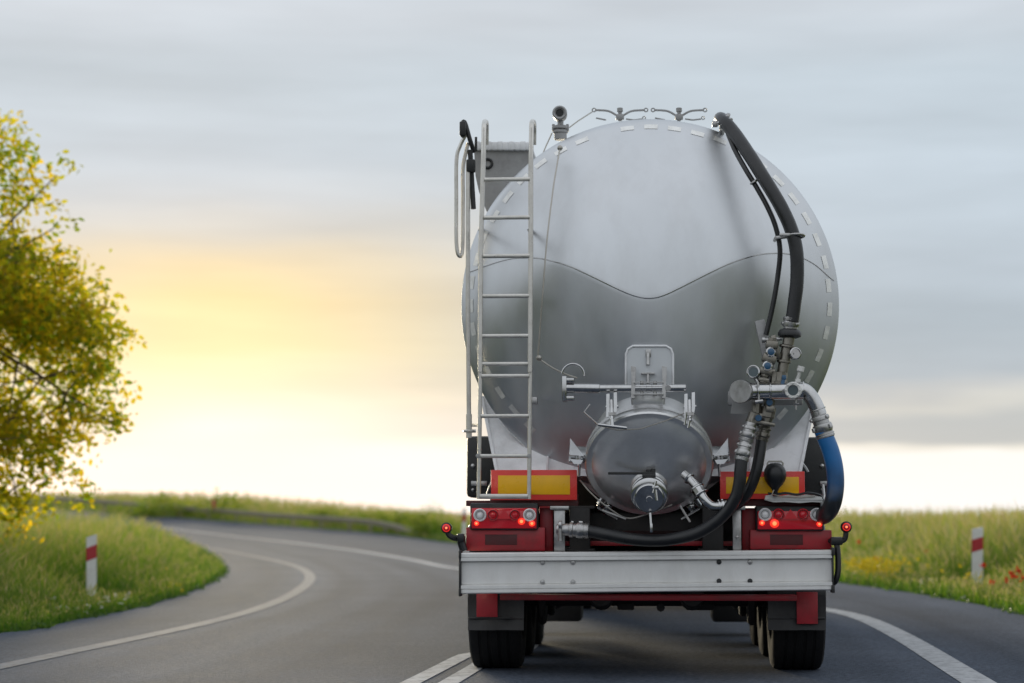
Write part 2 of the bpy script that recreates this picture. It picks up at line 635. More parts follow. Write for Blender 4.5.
# butterfly valve in the middle of the lid
mb = MB()
vo = LC + LN * .175 - LU * .104 + Vector((0, -.02, -.012))
vd = Vector((0, -1, -.32)).normalized()
mb.lathe([(.085, -.05), (.105, 0), (.118, .01), (.122, .02), (.122, .05), (.112, .06), (.112, .075), (.122, .08), (.122, .11), (.112, .12),
          (.09, .125), (.088, .15), (.098, .152), (.098, .175), (.092, .18), (.02, .186), (0, .186)], vo, vd, 40)
valve = mb.build("outlet_valve", M_STEEL, truck)
mb = MB()
top = vo + vd * .06 + Vector((0, 0, .125))
mb.cyl(top - Vector((0, 0, .03)), top + Vector((0, 0, .035)), .022, 12)
a, b = P(608, 472.5, top.y - .01), P(655, 474, top.y - .01)
mb.box((a + b) / 2, ((b - a).length, .03, .018), bev=.004)
mb.box(b + Vector((-.04, 0, -.012)), (.09, .05, .03), bev=.005)
mb.cyl(b + Vector((-.012, 0, 0)), b + Vector((-.012, 0, .035)), .016, 10)
mb.build("valve_handle", M_BLK, valve)
mb = MB()
ce = vo + vd * .188
mb.cyl(ce + Vector((.035, -.004, .11)), ce + Vector((.05, -.004, -.01)), .012, 8)
mb.cyl(ce + Vector((.045, -.012, .12)), ce + Vector((.025, -.012, .04)), .008, 8)
mb.box(ce + Vector((.04, -.004, .075)), (.045, .03, .025), bev=.004)
mb.cyl(ce + Vector((0, -.0, .0)), ce + Vector((0, -.012, -.003)), .022, 12)
mb.build("latch_lever", M_STEEL, valve)
mb = MB()
mb.cyl(ce + Vector((.005, .01, -.09)), ce + Vector((.012, -.004, -.20)), .009, 8)
mb.box(ce + Vector((.012, -.004, -.19)), (.018, .02, .06), bev=.004)
mb.build("latch_lever", M_STEEL, valve)

# ---- hinge arm across the lid with its plate
mb = MB()
YH = -1.22
mb.pbox(562, 376, 566.5, 401, -1.26, .16)
mb.pbox(562, 378, 574, 382, -1.25, .12)
mb.pbox(562, 396, 574, 400, -1.25, .12)
mb.cyl(P(565, 388, YH), P(600, 388.5, YH), .032, 14)
mb.cyl(P(595, 388.5, YH), P(685, 388, YH), .026, 14)
mb.cyl(P(646, 388.3, YH), P(652, 388.3, YH), .028, 14)
mb.cyl(P(683, 388, YH), P(686, 388, YH), .026, 14)
arm = mb.build("hinge_arm", M_STEEL, truck)
mb = MB()
YQ = -1.1
pl = [(626, 391), (626, 354), (628, 349), (633, 346), (666, 346), (671, 349), (673, 354), (673, 391)]
mb.prism(PP([(x, y, YQ) for x, y in pl]), (0, .012, 0))
mb.build("hinge_plate", M_TANK, arm)
mb = MB()
mb.tube(PP([(x, y, YQ - .008) for x, y in pl]), .008, 8)
mb.build("plate_edge", M_PANEL, arm)
mb = MB()
for x in (633, 664):
    mb.prism(PP([(x - 2.2, 366, YH - .02), (x + 3, 367, YH - .02), (x + 2.5, 378, YH - .03), (x + 1.5, 398, YH - .03), (x - 2, 398, YH - .03), (x - 1.5, 380, YH - .03)]), (0, .09, 0))
mb.box(P(648.5, 382.6, YH - .045), (.20, .012, .008), bev=.002)
mb.box(P(648.5, 394.3, YH - .045), (.20, .012, .01), bev=.002)
for x in (642, 655):
    mb.cyl(P(x, 381, YH), P(x, 396, YH), .012, 8)
mb.cyl(P(668, 388, YH - .03), P(668, 388, YH + .03), .021, 12)
mb.cyl(P(648, 365, YQ - .03), P(648, 353, YQ - .015), .012, 8)
mb.pbox(645.5, 349, 651, 357, YQ - .02, .02)
mb.pbox(641, 372.5, 655, 374.5, YQ - .05, .03)
mb.cyl(P(648, 374, YQ - .04), P(648, 384, YQ - .06), .010, 8)
mb.build("hinge_lugs", M_ALU, arm)
mb = MB()
mb.pbox(631, 392, 665, 406, YH + .06, .16, .02)
mb.build("hinge_block", M_LID, arm)
mb = MB()
c0 = P(573, 375, -1.2)
mb.tube([c0 + Vector((math.cos(t) * .075, 0, math.sin(t) * .075)) for t in np.linspace(-.1, 3.0, 16)], .007, 8)
mb.build("spring_loop", M_STEEL, arm)
mb = MB()
mb.tube(PP([(590, 404, -1.2), (584, 412, -1.2), (598, 424, -1.2), (601, 425.5, -1.2)]), .006, 6)
mb.build("bent_rod", M_STEEL, arm)

# ---- release cable
mb = MB()
cab = PP([(560, 148, -0.78), (557, 165, -.88), (553, 190, -1.0), (547, 240, -1.13), (543, 290, -1.16), (540, 330, -1.14), (538, 358, -1.12)])
mb.tube(spline(cab, 5), .0055, 6)
mb.tube(spline(PP([(538, 358, -1.12), (551, 367, -1.14), (565, 374, -1.15), (577, 378, -1.16)]), 4), .006, 6)
mb.tube(PP([(601, 426, -1.25), (617, 430, -1.28), (640, 429, -1.28), (665, 421, -1.28), (690, 411, -1.25)]), .004, 6)
mb.tube(PP([(566, 130, -.4), (578, 121, -.3), (592, 112, .1)]), .005, 6)
mb.tube(PP([(552, 133, -.4), (546, 146, -.45), (541, 158, -.55)]), .005, 6)
mb.ball(P(560, 148, -.78), .02, 10)
mb.ball(P(539, 358, -1.13), .02, 10)
mb.build("release_cable", M_WIRE, truck)

# ---- relief valve on the shoulder of the tank
mb = MB()
yv = -0.42
mb.cyl(P(560.5, 140, yv), P(560.5, 131, yv), .045, 16)
mb.cyl(P(560.5, 133.5, yv), P(560.5, 130, yv), .054, 20)
mb.cyl(P(560.5, 129.5, yv), P(560.5, 126, yv), .060, 20)
mb.cyl(P(560.5, 127, yv), P(560.5, 119, yv), .022, 12)
for s in (-7, 7):
    mb.box(P(560.5 + s, 128, yv), (.02, .05, .05), bev=.004)
oc = P(560, 114.5, yv)
mb.lathe([(.028, 0), (.052, 0), (.052, .03), (.05, .09), (.03, .11), (0, .11)], oc + Vector((0, -.06, 0)), (0, 1, 0), 24)
mb.torus(oc + Vector((0, -.06, 0)), (0, 1, 0), .042, .011, 24, 8)
rv = mb.build("relief_valve", M_GREY, truck)
mb = MB()
mb.cyl(oc + Vector((0, -.055, 0)), oc + Vector((0, -.02, 0)), .029, 16)
mb.build("valve_bore", M_BLK, rv)

# ---- ladder
YL = -1.18
ladder = empty("ladder", (0, 0, 0))
ladder.parent = truck
for (xt, xm, xb) in ((484, 480.5, 478.6), (531.5, 530.5, 529)):
    mb = MB()
    pts = PP([(xb, 499, YL), (xm - .8, 430, YL), (xm, 365, YL)])
    mb.tube(pts, .014, 10)
    pts = PP([(xm - .4, 372, YL - .012), (xm + .3, 250, YL), (xt - .6, 160, YL)]) + spline(PP([(xt, 128, YL), (xt + .2, 122.5, YL + .07), (xt + 1.5, 121.5, YL + .28), (xt + 2.5, 125, YL + .46), (xt + 2.5, 145, YL + .5)]), 5)
    mb.tube(pts, .0165, 10)
    mb.build("rail", M_LADDER, ladder)
for y in (179.5, 217.5, 256, 296, 336, 364, 376, 416, 456, 496.5):
    xl = np.interp(y, [122, 365, 500], [484, 480.5, 478.6])
    xr = np.interp(y, [122, 365, 500], [531.5, 530.5, 529])
    mb = MB()
    a, b = P(xl + 1, y, YL), P(xr - 1, y, YL)
    hgt = .034 if y > 490 else .026
    mb.box((a + b) / 2, ((b - a).length, .035, hgt), bev=.006)
    mb.build("rung", M_LADDER, ladder)
mb = MB()
mb.pbox(531, 397, 537, 404, YL, .1)
mb.cyl(P(533, 400, YL + .02), P(533, 400, YL + .4), .012, 8)
mb.build("ladder_bracket", M_ALU, ladder)
for a_, b_, r_ in ((P(529, 230, YL + .01), P(531, 230, YL + .45), .012), (P(480, 230, YL + .01), P(480, 228, YL + .7), .012), (P(478, 456, YL - .02), P(478, 456, YL + .03), .016),
                   (P(529, 456, YL - .02), P(529, 456, YL + .03), .016), (P(478, 492, YL), P(478, 492, YL + .3), .013), (P(529, 492, YL), P(529, 492, YL + .3), .013)):
    mb = MB()
    mb.cyl(a_, b_, r_, 8)
    mb.build("ladder_bracket", M_ALU, ladder)

# ---- walkway end box
mb = MB()
YW = -0.38
poly = [(474, 150), (533, 150), (533, 175), (500, 212), (486, 210), (479, 192), (475.5, 176)]
mb.prism(PP([(x, y, YW) for x, y in poly]), (0, .9, 0))
wb = mb.build("walkway_box", M_GREY, truck)
mb = MB()
for k in range(10):
    x0 = 474 + k * 5.7
    mb.pbox(x0, 141 + (k % 2) * .6, x0 + 6.3, 150, YW - .04, .95, .012)
mb.build("walkway_deck", M_PANEL, wb)
mb = MB()
mb.torus(P(487.5, 163.5, YW - .008), (0, 1, 0), .032, .010, 20, 8)
mb.build("grommet", M_BLK, wb)

# ---- folding hand rail and its post
mb = MB()
yh = -.7
mb.tube(spline(PP([(466, 134, yh), (460, 146, yh), (456.5, 160, yh), (456.3, 200, yh), (456.5, 244, yh), (459.5, 256, yh), (462.5, 248, yh + .02),
                   (463, 200, yh + .03), (463, 168, yh + .03), (466, 152, yh + .03), (468, 143, yh + .03)]), 6), .0135, 8)
hr = mb.build("hand_rail", M_LADDER, truck)
mb = MB()
mb.tube(PP([(468, 160, yh), (468, 300, yh), (469, 428, yh)]), .0155, 8)
mb.torus(P(469, 431, yh), (0, 0, 1), .035, .009, 16, 6)
mb.cyl(P(469, 414, yh), P(469, 438, yh), .02, 8)
mb.cyl(P(469, 431, yh), P(476, 431, yh), .012, 8)
mb.cyl(P(469, 425, yh), P(477, 425, yh + .2), .012, 8)
mb.build("rail_post", M_LADDER, hr)
mb = MB()
mb.tube(spline(PP([(463, 137, yh - .01), (462.5, 124, yh - .01), (465, 123, yh), (470, 140, yh), (474, 152, yh + .05)]), 5), .016, 8)
mb.box(P(463, 129, yh - .02), (.045, .06, .10), bev=.008)
mb.tube(PP([(470, 150, yh + .02), (471, 165, yh + .02), (472, 185, yh + .02), (473.5, 209, yh + .02)]), .018, 8)
mb.box(P(471, 166, yh), (.06, .06, .09), bev=.01)
mb.cyl(P(476, 137, yh + .05), P(476, 151, yh + .05), .009, 8)
mb.build("rail_hinge", M_BLK, hr)

# ---- saddle plates under the tank
for s in (-1, 1):
    mb = MB()
    f = lambda x: 648.5 + s * x
    mb.prism(PP([(f(167), 396, -.34), (f(151), 476, -.66), (f(40), 476, -.66), (f(40), 400, -.34)]), (0, .5, 0))
    mb.prism(PP([(f(168.5), 396, -.36), (f(165.5), 396, -.36), (f(149.5), 476, -.68), (f(152.5), 476, -.68)]), (0, .05, 0))
    mb.pbox(min(f(100), f(102.5)), 456, max(f(100), f(102.5)), 474, -.68, .1)
    mb.build("saddle_plate", M_PANEL, truck)
# skirt pan below the lid
mb = MB()
mb.prism(PP([(578, 480, -.55), (606, 503, -.55), (692, 503, -.55), (720, 480, -.55)]), (0, .3, 0))
mb.build("hopper_skirt", M_GREY, truck)

mb = MB()
mb.prism(PP([(560, 478, .25), (560, 560, .25), (745, 560, .25), (745, 478, .25)]), (0, .06, 0))  # dark sheet added to stop bright sky showing through below the tank
mb.build("added_backing_sheet", M_CHAS, truck)

# ---- marker boards
for (x0, y0, x1, y1, ix) in ((491, 470, 577, 500, 7), (720, 471.5, 805, 499, 6)):
    mb = MB()
    mb.pbox(x0, y0, x1, y1, -.93, .02, .004)
    br = mb.build("marker_board", M_REDF, truck)
    mb = MB()
    mb.pbox(x0 + ix, y0 + 5.5, x1 - ix, y1 - 5.5, -.934, .006, .001)
    mb.build("amber_panel", M_YEL, br)
    mb = MB()
    for xx in (x0 + 8, x1 - 8):
        mb = MB()
        mb.cyl(P(xx, y0 + 8, -.91), P(xx, y0 + 8, -.5), .015, 8)
        mb.build("board_bracket", M_CHAS, br)

# ---- mudguard boxes
for s in (-1, 1):
    mb = MB()
    x0, x1 = (466.5, 503) if s < 0 else (792, 830)
    mb.pbox(x0, 436 if s < 0 else 437, x1, 497.5, -.1, .7, .03)
    mg = mb.build("mudguard", M_BLK, truck)
    mb = MB()
    xx = 473 if s < 0 else 822
    mb.ball(P(xx, 466, -.1), .018, 10)
    mb.build("mudguard_bolt", M_ALU, mg)
    mb = MB()
    mb.ball(P(xx, 490, -.1), .014, 10)
    mb.build("mudguard_bolt", M_ALU, mg)
    mb = MB()
    mb.pbox(min(xx, xx + 18) - 2, 481, max(xx, xx + 8) + 6, 486, -.11, .02)
    mb.build("mudguard_stay", M_ALU, mg)

# ---- chassis
mb = MB()
for s in (-1, 1):
    mb.box((s * .45, 4.7, 1.0), (.14, 11.2, .30), bev=.01)
    mb.box((s * .45, 4.7, 1.145), (.2, 11.2, .02), bev=.004)
    mb.box((s * .45, 4.7, .855), (.2, 11.2, .02), bev=.004)
for y in (-.6, .6, 2.0, 4.5, 7.0, 9.8):
    mb.box((0, y, 1.0), (2.0 if y > -.5 else 2.3, .12, .22), bev=.01)
ch = mb.build("chassis_frame", M_CHAS, truck)
mb = MB()
mb.pbox(540, 508, 553, 551, -.80, .2)
mb.pbox(550, 541, 750, 546, -.74, .05)
mb.pbox(742, 508, 758, 551, -.80, .2)
mb.pbox(500, 594.5, 797, 601, -.86, .16)
mb.build("rear_crossmember", M_RED, ch)
for x0, x1, y1 in ((466, 578, 506), (720, 830, 506)):
    mb = MB()
    mb.pbox(x0, 500.5, x1, y1, -.88, .25)
    mb.pbox(x0 + 24, 494, x1, 503, -.80, .2)
    mb.build("lamp_carrier", M_REDD, ch)
mb = MB()
mb.pbox(550, 530, 750, 541, -.66, .12)
mb.build("lower_crossmember", M_REDD, ch)

# ---- lamp clusters and red panels beneath them
for s, X0, X1, Y0, Y1 in ((-1, 471, 537, 503, 530), (1, 757, 823, 506, 531)):
    mb = MB()
    mb.pbox(X0 - 1, Y0, X1 + 1, Y1, -.93, .2, .012)
    lc = mb.build("lamp_cluster", M_BLK, truck)
    mb = MB()
    mb.pbox(X0 + .5, Y0 + 5, X1 - .5, Y1 - 1.5, -.945, .03, .01)
    mb.build("lamp_lens", M_LENS, lc)
    cy = 515 if s < 0 else 514.5
    rounds = ((480, 'w'), (493, 'r'), (515, 'r'), (529.5, 'w')) if s < 0 else ((765, 'w'), (778.5, 'r'), (803, 'r'), (816.5, 'w'))
    for x, k in rounds:
        mb = MB()
        o = P(x, cy, -.945)
        r = .044 if k == 'w' else .040
        mb.lathe([(r, .01), (r, -.012), (r - .006, -.018), (r - .012, -.012), (r * .45, -.010), (r * .40, -.02), (0, -.024)], o, (0, 1, 0), 24)
        ob = mb.build("reversing_lamp" if k == 'w' else "brake_lamp", M_CLEAR if k == 'w' else M_LENS, lc)
        mb = MB()
        mb.ball(o + Vector((0, -.016, 0)), r * .33, 12, (1, .5, 1))
        if k == 'w':
            mb.torus(o + Vector((0, -.015, 0)), (0, 1, 0), r * .62, .003, 24, 6)
        else:
            mb.torus(o + Vector((0, -.014, 0)), (0, 1, 0), r * .80, .004, 24, 6)
        mb.build("lamp_core", M_GREY if k == 'w' else M_REDD, lc)
    mb = MB()
    tx = 504 if s < 0 else 790.5
    mb.prism(PP([(tx - 7, 519, -.958), (tx, 509, -.958), (tx + 7, 519, -.958)]), (0, .02, 0))
    mb.build("triangle_reflector", M_LENS, lc)
    lits = ((476.5, 523.5, 2.0, 0), (521.5, 521.5, 2.8, 1), (532, 523.5, 2.5, 1)) if s < 0 else ((762, 523, 2.2, 1), (774.5, 523.5, 3.6, 1), (819.5, 524, 2.3, 0))
    for x, y, r, core in lits:
        mb = MB()
        rr = r / SC(-.95)
        o = P(x, y, -.95)
        mb.ball(o, rr * 1.25, 16, (1, .3, .95))
        lt = mb.build("tail_lamp", M_LIT, lc)
        mb = MB()
        mb.ball(o + Vector((0, -.008, 0)), rr * .6, 12, (1, .7, 1))
        mb.build("lamp_bulb", M_LITC, lt)
for s, X0, X1, Y0, Y1, r0, r1 in ((-1, 466, 545, 527.5, 551, 485, 517), (1, 750, 832, 530, 549.5, 770, 803)):
    mb = MB()
    mb.pbox(X0, Y0, X1, Y1, -.90, .16, .006)
    rp = mb.build("rear_panel", M_RED, truck)
    mb = MB()
    mb.pbox(r0, 534.5, r1, 545, -.903, .05, .002)
    mb.build("plate_recess", M_REDD, rp)
# pale folded cover on the right lamp cluster
mb = MB()
outl = [(765, 500), (765.5, 495.5), (772, 494.5), (780, 496), (788, 494.8), (797, 496), (806, 494.6), (815, 495.8), (822, 497), (822.5, 502.5), (812, 502), (800, 503), (786, 502), (774, 502.3)]
mb.prism(PP([(x, y, -.99) for x, y in outl]), (0, .12, 0))
mb.prism(PP([(x + .8, 499.2 + (y - 499) * .25, -.998) for x, y in outl]), (0, .02, 0))
fc = mb.build("folded_cover", M_WHT, truck)
mb = MB()
mb.tube(spline(PP([(768, 493.5, -.98), (778, 494, -.995), (786, 493, -.995), (797, 494.6, -.995), (808, 492.8, -.99), (820, 495.5, -.98), (823, 500, -.98)]), 5), .008, 6)
mb.build("strap", M_RUB, fc)

# ---- bumper brackets and bumper
for x0, x1, y0 in ((554, 565, 508), (732.5, 741.5, 508)):
    mb = MB()
    mb.pbox(x0, y0, x1, 556, -.93, .05, .004)
    mb.pbox(x0 - 4, y0 - 2, x1 + 4, y0 + 2, -.95, .1, .004)
    mb.ball(P((x0 + x1) / 2, 537, -.935), .012, 8)
    mb.build("bumper_bracket", M_ALU, truck)
mb = MB()
YBm = -1.05
xa, xb_ = P(461, 570, YBm).x, P(832, 570, YBm).x
for nm, lo in (("L", 0),):
    zt0, zb0 = P(461, 552.7, YBm).z, P(461, 594, YBm).z
    zt1, zb1 = P(832, 549.8, YBm).z, P(832, 590.3, YBm).z
    # profile: (y, fraction from bottom to top)
    hh = zt0 - zb0
    pr = [(.02, 0), (-.002, .01), (-.008, .03), (-.008, .10), (.0, .105), (.0, .118), (-.008, .125), (-.008, .195), (-.004, .205), (.034, .208), (.034, .225), (.028, .235), (.028, .76), (.034, .77), (.034, .785), (-.004, .792), (-.008, .80), (-.008, .88), (-.002, .886), (-.008, .895), (-.008, .965), (-.002, .99), (.02, 1), (.10, 1), (.10, 0)]
    vs = [(xa, YBm + y, zb0 + t * (zt0 - zb0)) for y, t in pr] + [(xb_, YBm + y, zb1 + t * (zt1 - zb1)) for y, t in pr]
    k = len(pr)
    fs = [(i, (i + 1) % k, (i + 1) % k + k, i + k) for i in range(k)] + [tuple(range(k)), tuple(range(2 * k - 1, k - 1, -1))]
    mb.add(vs, fs)
bump = mb.build("bumper", M_ALUP, truck, angle=25)
for x, y0, y1 in ((461, 551.5, 595.5), (832, 548.5, 592)):
    mb = MB()
    s = 1 if x > 600 else -1
    mb.pbox(min(x, x + s * 2.2), y0, max(x, x + s * 2.2), y1, -1.06, .13, .006)
    for yy in (y0 + 3, y1 - 3):
        mb.pbox(x - 1.5 + s * 1, yy - 4, x + 1.5 + s * 1.5, yy + 4, -1.075, .1, .008)
    mb.build("end_cap", M_BLK, bump)
for i, (x, y) in enumerate(((542.5, 561), (573, 561), (542.5, 580.5), (573, 580.5), (719, 560.5), (750, 560.5), (719, 579.5), (750, 579.5))):
    mb = MB()
    o = P(x, y + 1.5, YBm + .028)
    mb.lathe([(.017, .002), (.017, -.006), (.014, -.01), (0, -.012)], o, (0, 1, 0), 12)
    mb.build("bolt", M_ALU if x < 700 or i == 5 else M_BLK, bump)

# ---- outline lamps on rubber arms
for s in (-1, 1):
    mb = MB()
    if s < 0:
        mb.tube(spline(PP([(447, 530, -.95), (449, 535, -.95), (454, 538, -.95), (460, 538.5, -.93), (463, 538, -.9)]), 6), .019, 10)
        mb.tube(spline(PP([(461, 536, -.94), (461.5, 543, -.94), (464, 551, -.94)]), 5), .028, 10)
        mb.box(P(461, 538, -.95), (.05, .06, .06), bev=.012)
        o = P(446.5, 528, -.97)
    else:
        mb.tube(spline(PP([(846, 530, -.95), (845.5, 537, -.95), (843, 540.5, -.95), (836, 541, -.95), (830, 541, -.9)]), 6), .018, 10)
        mb.box(P(836.5, 541, -.95), (.08, .06, .055), bev=.01)
        mb.tube(spline(PP([(836.5, 541, -.95), (838, 556, -.96), (838, 571, -.97), (836, 580, -.97), (832.5, 584, -.95)]), 6), .02, 10)
        o = P(846.3, 527, -.97)
    arm_ = mb.build("outline_lamp_arm", M_RUB, truck)
    mb = MB()
    mb.lathe([(0, .07), (.028, .06), (.037, .035), (.038, 0), (.030, -.008), (.029, -.002)], o, (0, 1, 0), 24)
    mb.build("lamp_housing", M_RUB, arm_)
    mb = MB()
    mb.lathe([(.030, 0), (.028, -.012), (.018, -.018), (0, -.02)], o, (0, 1, 0), 20)
    mb.build("lamp_lens", M_LENS, arm_)
    mb = MB()
    mb.ball(o + Vector((0, -.016, 0)), .010, 12, (1, .5, 1))
    mb.build("lamp_bulb", M_LITC, arm_)
    mb = MB()
    mb.torus(o + Vector((0, -.012, 0)), (0, 1, 0), .022, .004, 20, 6)
    mb.build("lit_ring", M_LIT, arm_)

# ---- mud flaps
for s in (-1, 1):
    x0, x1 = (468, 524) if s < 0 else (768, 825.5)
    mb = MB()
    n = 10
    vs, fs = [], []
    rows = [596, 604, 612, 618.5, 619.5, 630]
    offs = [0, .004, .002, -.004, -.012, -.02]
    for j, (yy, of) in enumerate(zip(rows, offs)):
        for i in range(n + 1):
            x = x0 + (x1 - x0) * i / n
            p = P(x, yy, -.62)
            p.y += of + .012 * math.sin(i * .9 + j * .4)
            vs.append(p)
    for j in range(len(rows) - 1):
        for i in range(n):
            fs.append((j * (n + 1) + i, j * (n + 1) + i + 1, (j + 1) * (n + 1) + i + 1, (j + 1) * (n + 1) + i))
    mb.add(vs, fs)
    k = len(vs)
    mb.add([v + Vector((0, .012, 0)) for v in vs], [tuple(reversed(f)) for f in fs])
    mb.pbox(x0 + (-.3 if s < 0 else 24), 617.2, x1 - (12 if s < 0 else 0), 618.8, -.65, .03, .003)
    mb.pbox(x0, 590, x1, 597, -.60, .05, .004)
    fl = mb.build("mud_flap", M_FLAP, truck)
    mb = MB()
    rx0, rx1, ry1 = (476.5, 497.5, 617) if s < 0 else (796.5, 818, 624)
    mb.pbox(rx0, 592, rx1, ry1, -.665, .012, .003)
    mb.build("red_plate", M_RED, fl)

# ---- wheels
xl = (P(468, 640, -.4).x + P(520.5, 640, -.4).x) / 2
xr = (P(774, 640, -.4).x + P(825.5, 640, -.4).x) / 2


def make_wheel(x, y, r, w, side):
    t = MB()
    h = w / 2
    prof = [(r * .55, -h * .85), (r * .60, -h), (r * .80, -h * 1.03), (r * .93, -h), (r * .975, -h * .92), (r * .995, -h * .80)]
    for g in (-.55, -.2, .2, .55):
        prof += [(r, h * (g - .07)), (r - .007, h * (g - .055)), (r - .007, h * (g + .055)), (r, h * (g + .07))]
    prof += [(r * .995, h * .80), (r * .975, h * .92), (r * .93, h), (r * .80, h * 1.03), (r * .60, h), (r * .55, h * .85)]
    t.lathe(prof, (x, y, r - .004), (1, 0, 0), 72)
    ob = t.build("wheel", M_TYRE, truck, angle=30)
    m = MB()
    sx = side
    m.lathe([(r * .57, -h * .8), (r * .53, h * .1), (r * .50, h * .55), (r * .3, h * .5), (r * .18, h * .75), (r * .17, h * 1.0), (0, h * 1.02)], (x, y, r - .004), (sx, 0, 0), 40)
    for k in range(10):
        a = 2 * math.pi * k / 10
        o = Vector((x + sx * h * .5, y + math.cos(a) * r * .37, r + math.sin(a) * r * .37))
        m.cyl(o, o + Vector((sx * .04, 0, 0)), .016, 6)
    m.build("rim", M_ALU, ob)


for y in (0, 1.31, 2.62):
    make_wheel(xl, y, .52, .36, -1)
    make_wheel(xr, y, .52, .355, 1)
mb = MB()
for y in (0, 1.31, 2.62):
    mb.cyl((xl, y, .515), (xr, y, .515), .075, 16)
    for s in (-1, 1):
        mb.box((s * .48, y, .62), (.12, .7, .10), bev=.02)
        mb.cyl((s * .48, y + .25, .64), (s * .48, y + .25, .86), .12, 16)
        mb.cyl((s * .32, y - .14, .50), (s * .32, y - .32, .53), .085, 16)
        mb.cyl((s * .32, y - .10, .44), (s * .28, y - .10, .60), .03, 10)
        mb.cyl((s * .72, y, .515), (s * .78, y, .515), .21, 24)
mb.box((.0, -.2, .68), (1.5, .1, .26), bev=.02)
mb.cyl((-.5, .6, .72), (.5, .6, .72), .14, 18)
mb.cyl((.1, -.05, .435), (.1, -.1, .435), .03, 8)
mb.box((-.15, -.04, .44), (.12, .05, .05), bev=.01)
mb.box((.38, -.04, .445), (.2, .05, .06), bev=.01)
mb.build("running_gear", M_CHAS, truck)
for s in (-1, 1):
    mb = MB()
    mb.box((s * .84, 4.05, .44), (.50, .55, .62), bev=.03)
    mb.box((s * .84, 3.77, .60), (.44, .02, .02), bev=.004)
    mb.box((s * .84, 3.77, .28), (.08, .03, .05), bev=.006)
    mb.build("stowage_box", M_CHAS, truck)
mb = MB()
mb.box((xl + .05, -.55, .98), (.42, .3, .1), bev=.02)
mb.box((xr - .05, -.55, .98), (.42, .3, .1), bev=.02)
mb.tube(spline([(-.83, -.4, .72), (-.80, -.42, .68), (-.79, -.43, .62)], 4), .014, 8)
mb.build("air_line", M_BLUEV, truck)

# ---- tractor ahead, articulated slightly to the left of the trailer
def tl(x, y):
    ang = R_(9)
    dx, dy = x, y - 6.2
    return (dx * math.cos(ang) - dy * math.sin(ang), 9.2 + dx * math.sin(ang) + dy * math.cos(ang))


for s in (-1, 1):
    for off in (.77, 1.09):
        x, y = tl(s * off, 6.4)
        make_wheel(x, y, .51, .30, s)
    x, y = tl(s * .98, 10.1)
    make_wheel(x, y, .51, .32, s)
mb = MB()
rotz = Matrix.Rotation(R_(9), 3, 'Z')
for s in (-1, 1):
    x, y = tl(s * .42, 8.2)
    mb.box((x, y, .80), (.12, 5.6, .26), rotz, .01)
x, y = tl(0, 6.4)
mb.cyl((x - .95, y - .15, .52), (x + .95, y + .15, .52), .11, 16)
mb.box((x, y, 1.0), (.9, 1.0, .12), rotz, .02)
for s in (-1, 1):
    x, y = tl(s * .90, 5.75)
    mb.box((x, y, .66), (.66, .02, .84), rotz, .006)
    x, y = tl(s * 1.0, 8.3)
    mb.cyl((x, y - .6, .62), (x - .18, y + .6, .62), .30, 20)
mb.build("tractor_frame", M_CHAS, truck)
mb = MB()
x, y = tl(0, 10.2)
mb.box((x, y, 2.0), (2.42, 2.2, 2.5), rotz, .12)
x, y = tl(0, 11.32)
mb.box((x, y, .72), (2.4, .25, .5), rotz, .06)
cabo = mb.build("cab", M_CAB, truck)
mb = MB()
x, y = tl(0, 11.31)
mb.box((x, y, 2.35), (2.1, .03, .85), rotz, .01)
for s in (-1, 1):
    x, y = tl(s * 1.215, 10.6)
    mb.box((x, y, 2.3), (.02, .9, .75), rotz, .008)
mb.build("cab_window", M_WGLASS, cabo)
mb = MB()
x, y = tl(0, 11.31)
mb.box((x, y, 1.4), (1.5, .04, .8), rotz, .02)
mb.build("grille", M_BLK, cabo)
for s in (-1, 1):
    mb = MB()
    x, y = tl(s * .95, 11.46)
    mb.box((x, y, .78), (.36, .03, .2), rotz, .01)
    mb.build("headlight", M_CLEAR, cabo)
    mb = MB()
    x, y = tl(s * .9, 11.34)
    mb.box((x + s * .42, y - .2, 2.4), (.2, .12, .5), rotz, .03)
    mb.cyl((x + s * .3, y - .2, 2.62), (x + s * .4, y - .2, 2.62), .015, 8)
    mb.cyl((x + s * .3, y - .2, 2.2), (x + s * .4, y - .2, 2.2), .015, 8)
    mb.build("mirror", M_BLK, cabo)


# ---- hoses
def hose(name, pts, px_r, m, n=14, rings=0):
    mb = MB()
    p = spline(PP(pts), 10)
    r = px_r / SC(-1.1)
    mb.tube(p, r, n)
    return mb.build(name, m, truck)


hose("air_hose", [(721, 119, .0), (720.5, 118.5, -.5), (724, 121, -.68), (735, 134, -.80), (750, 156, -.95), (765, 180, -1.07), (780, 205, -1.14), (791, 229, -1.17),
                  (796.5, 252, -1.18), (797, 280, -1.18), (794.5, 303, -1.18), (792, 322, -1.18)], 6.9, M_RUB)
hose("thin_hose", [(727, 131, -.72), (735, 150, -.85), (746, 170, -.98), (757, 188, -1.02), (768, 208, -1.06), (776, 228, -1.08), (780, 250, -1.08), (778, 275, -1.07), (773, 305, -1.07), (766, 335, -1.07)], 2.6, M_RUB)
mb = MB()
a, b = P(776, 237.5, -1.12), P(803, 235.5, -1.12)
mb.box((a + b) / 2, ((b - a).length, .03, .022), Matrix.Rotation(-.09, 3, 'Y') @ Matrix.Identity(3), .004)
mb.box((a + b) / 2 + Vector((0, -.085, 0)), ((b - a).length * .8, .02, .022), None, .004)
mb.torus(P(796, 236, -1.175), (0, .1, 1), .053, .010, 20, 8)
mb.cyl(a, a + Vector((0, .15, 0)), .012, 8)
mb.build("hose_clip", M_ALU, truck)
mb = MB()
mb.torus(P(754, 182, -1.02), (.5, 0, -.85), .024, .008, 14, 6)
mb.build("hose_clip", M_ALU, truck)
mb = MB()
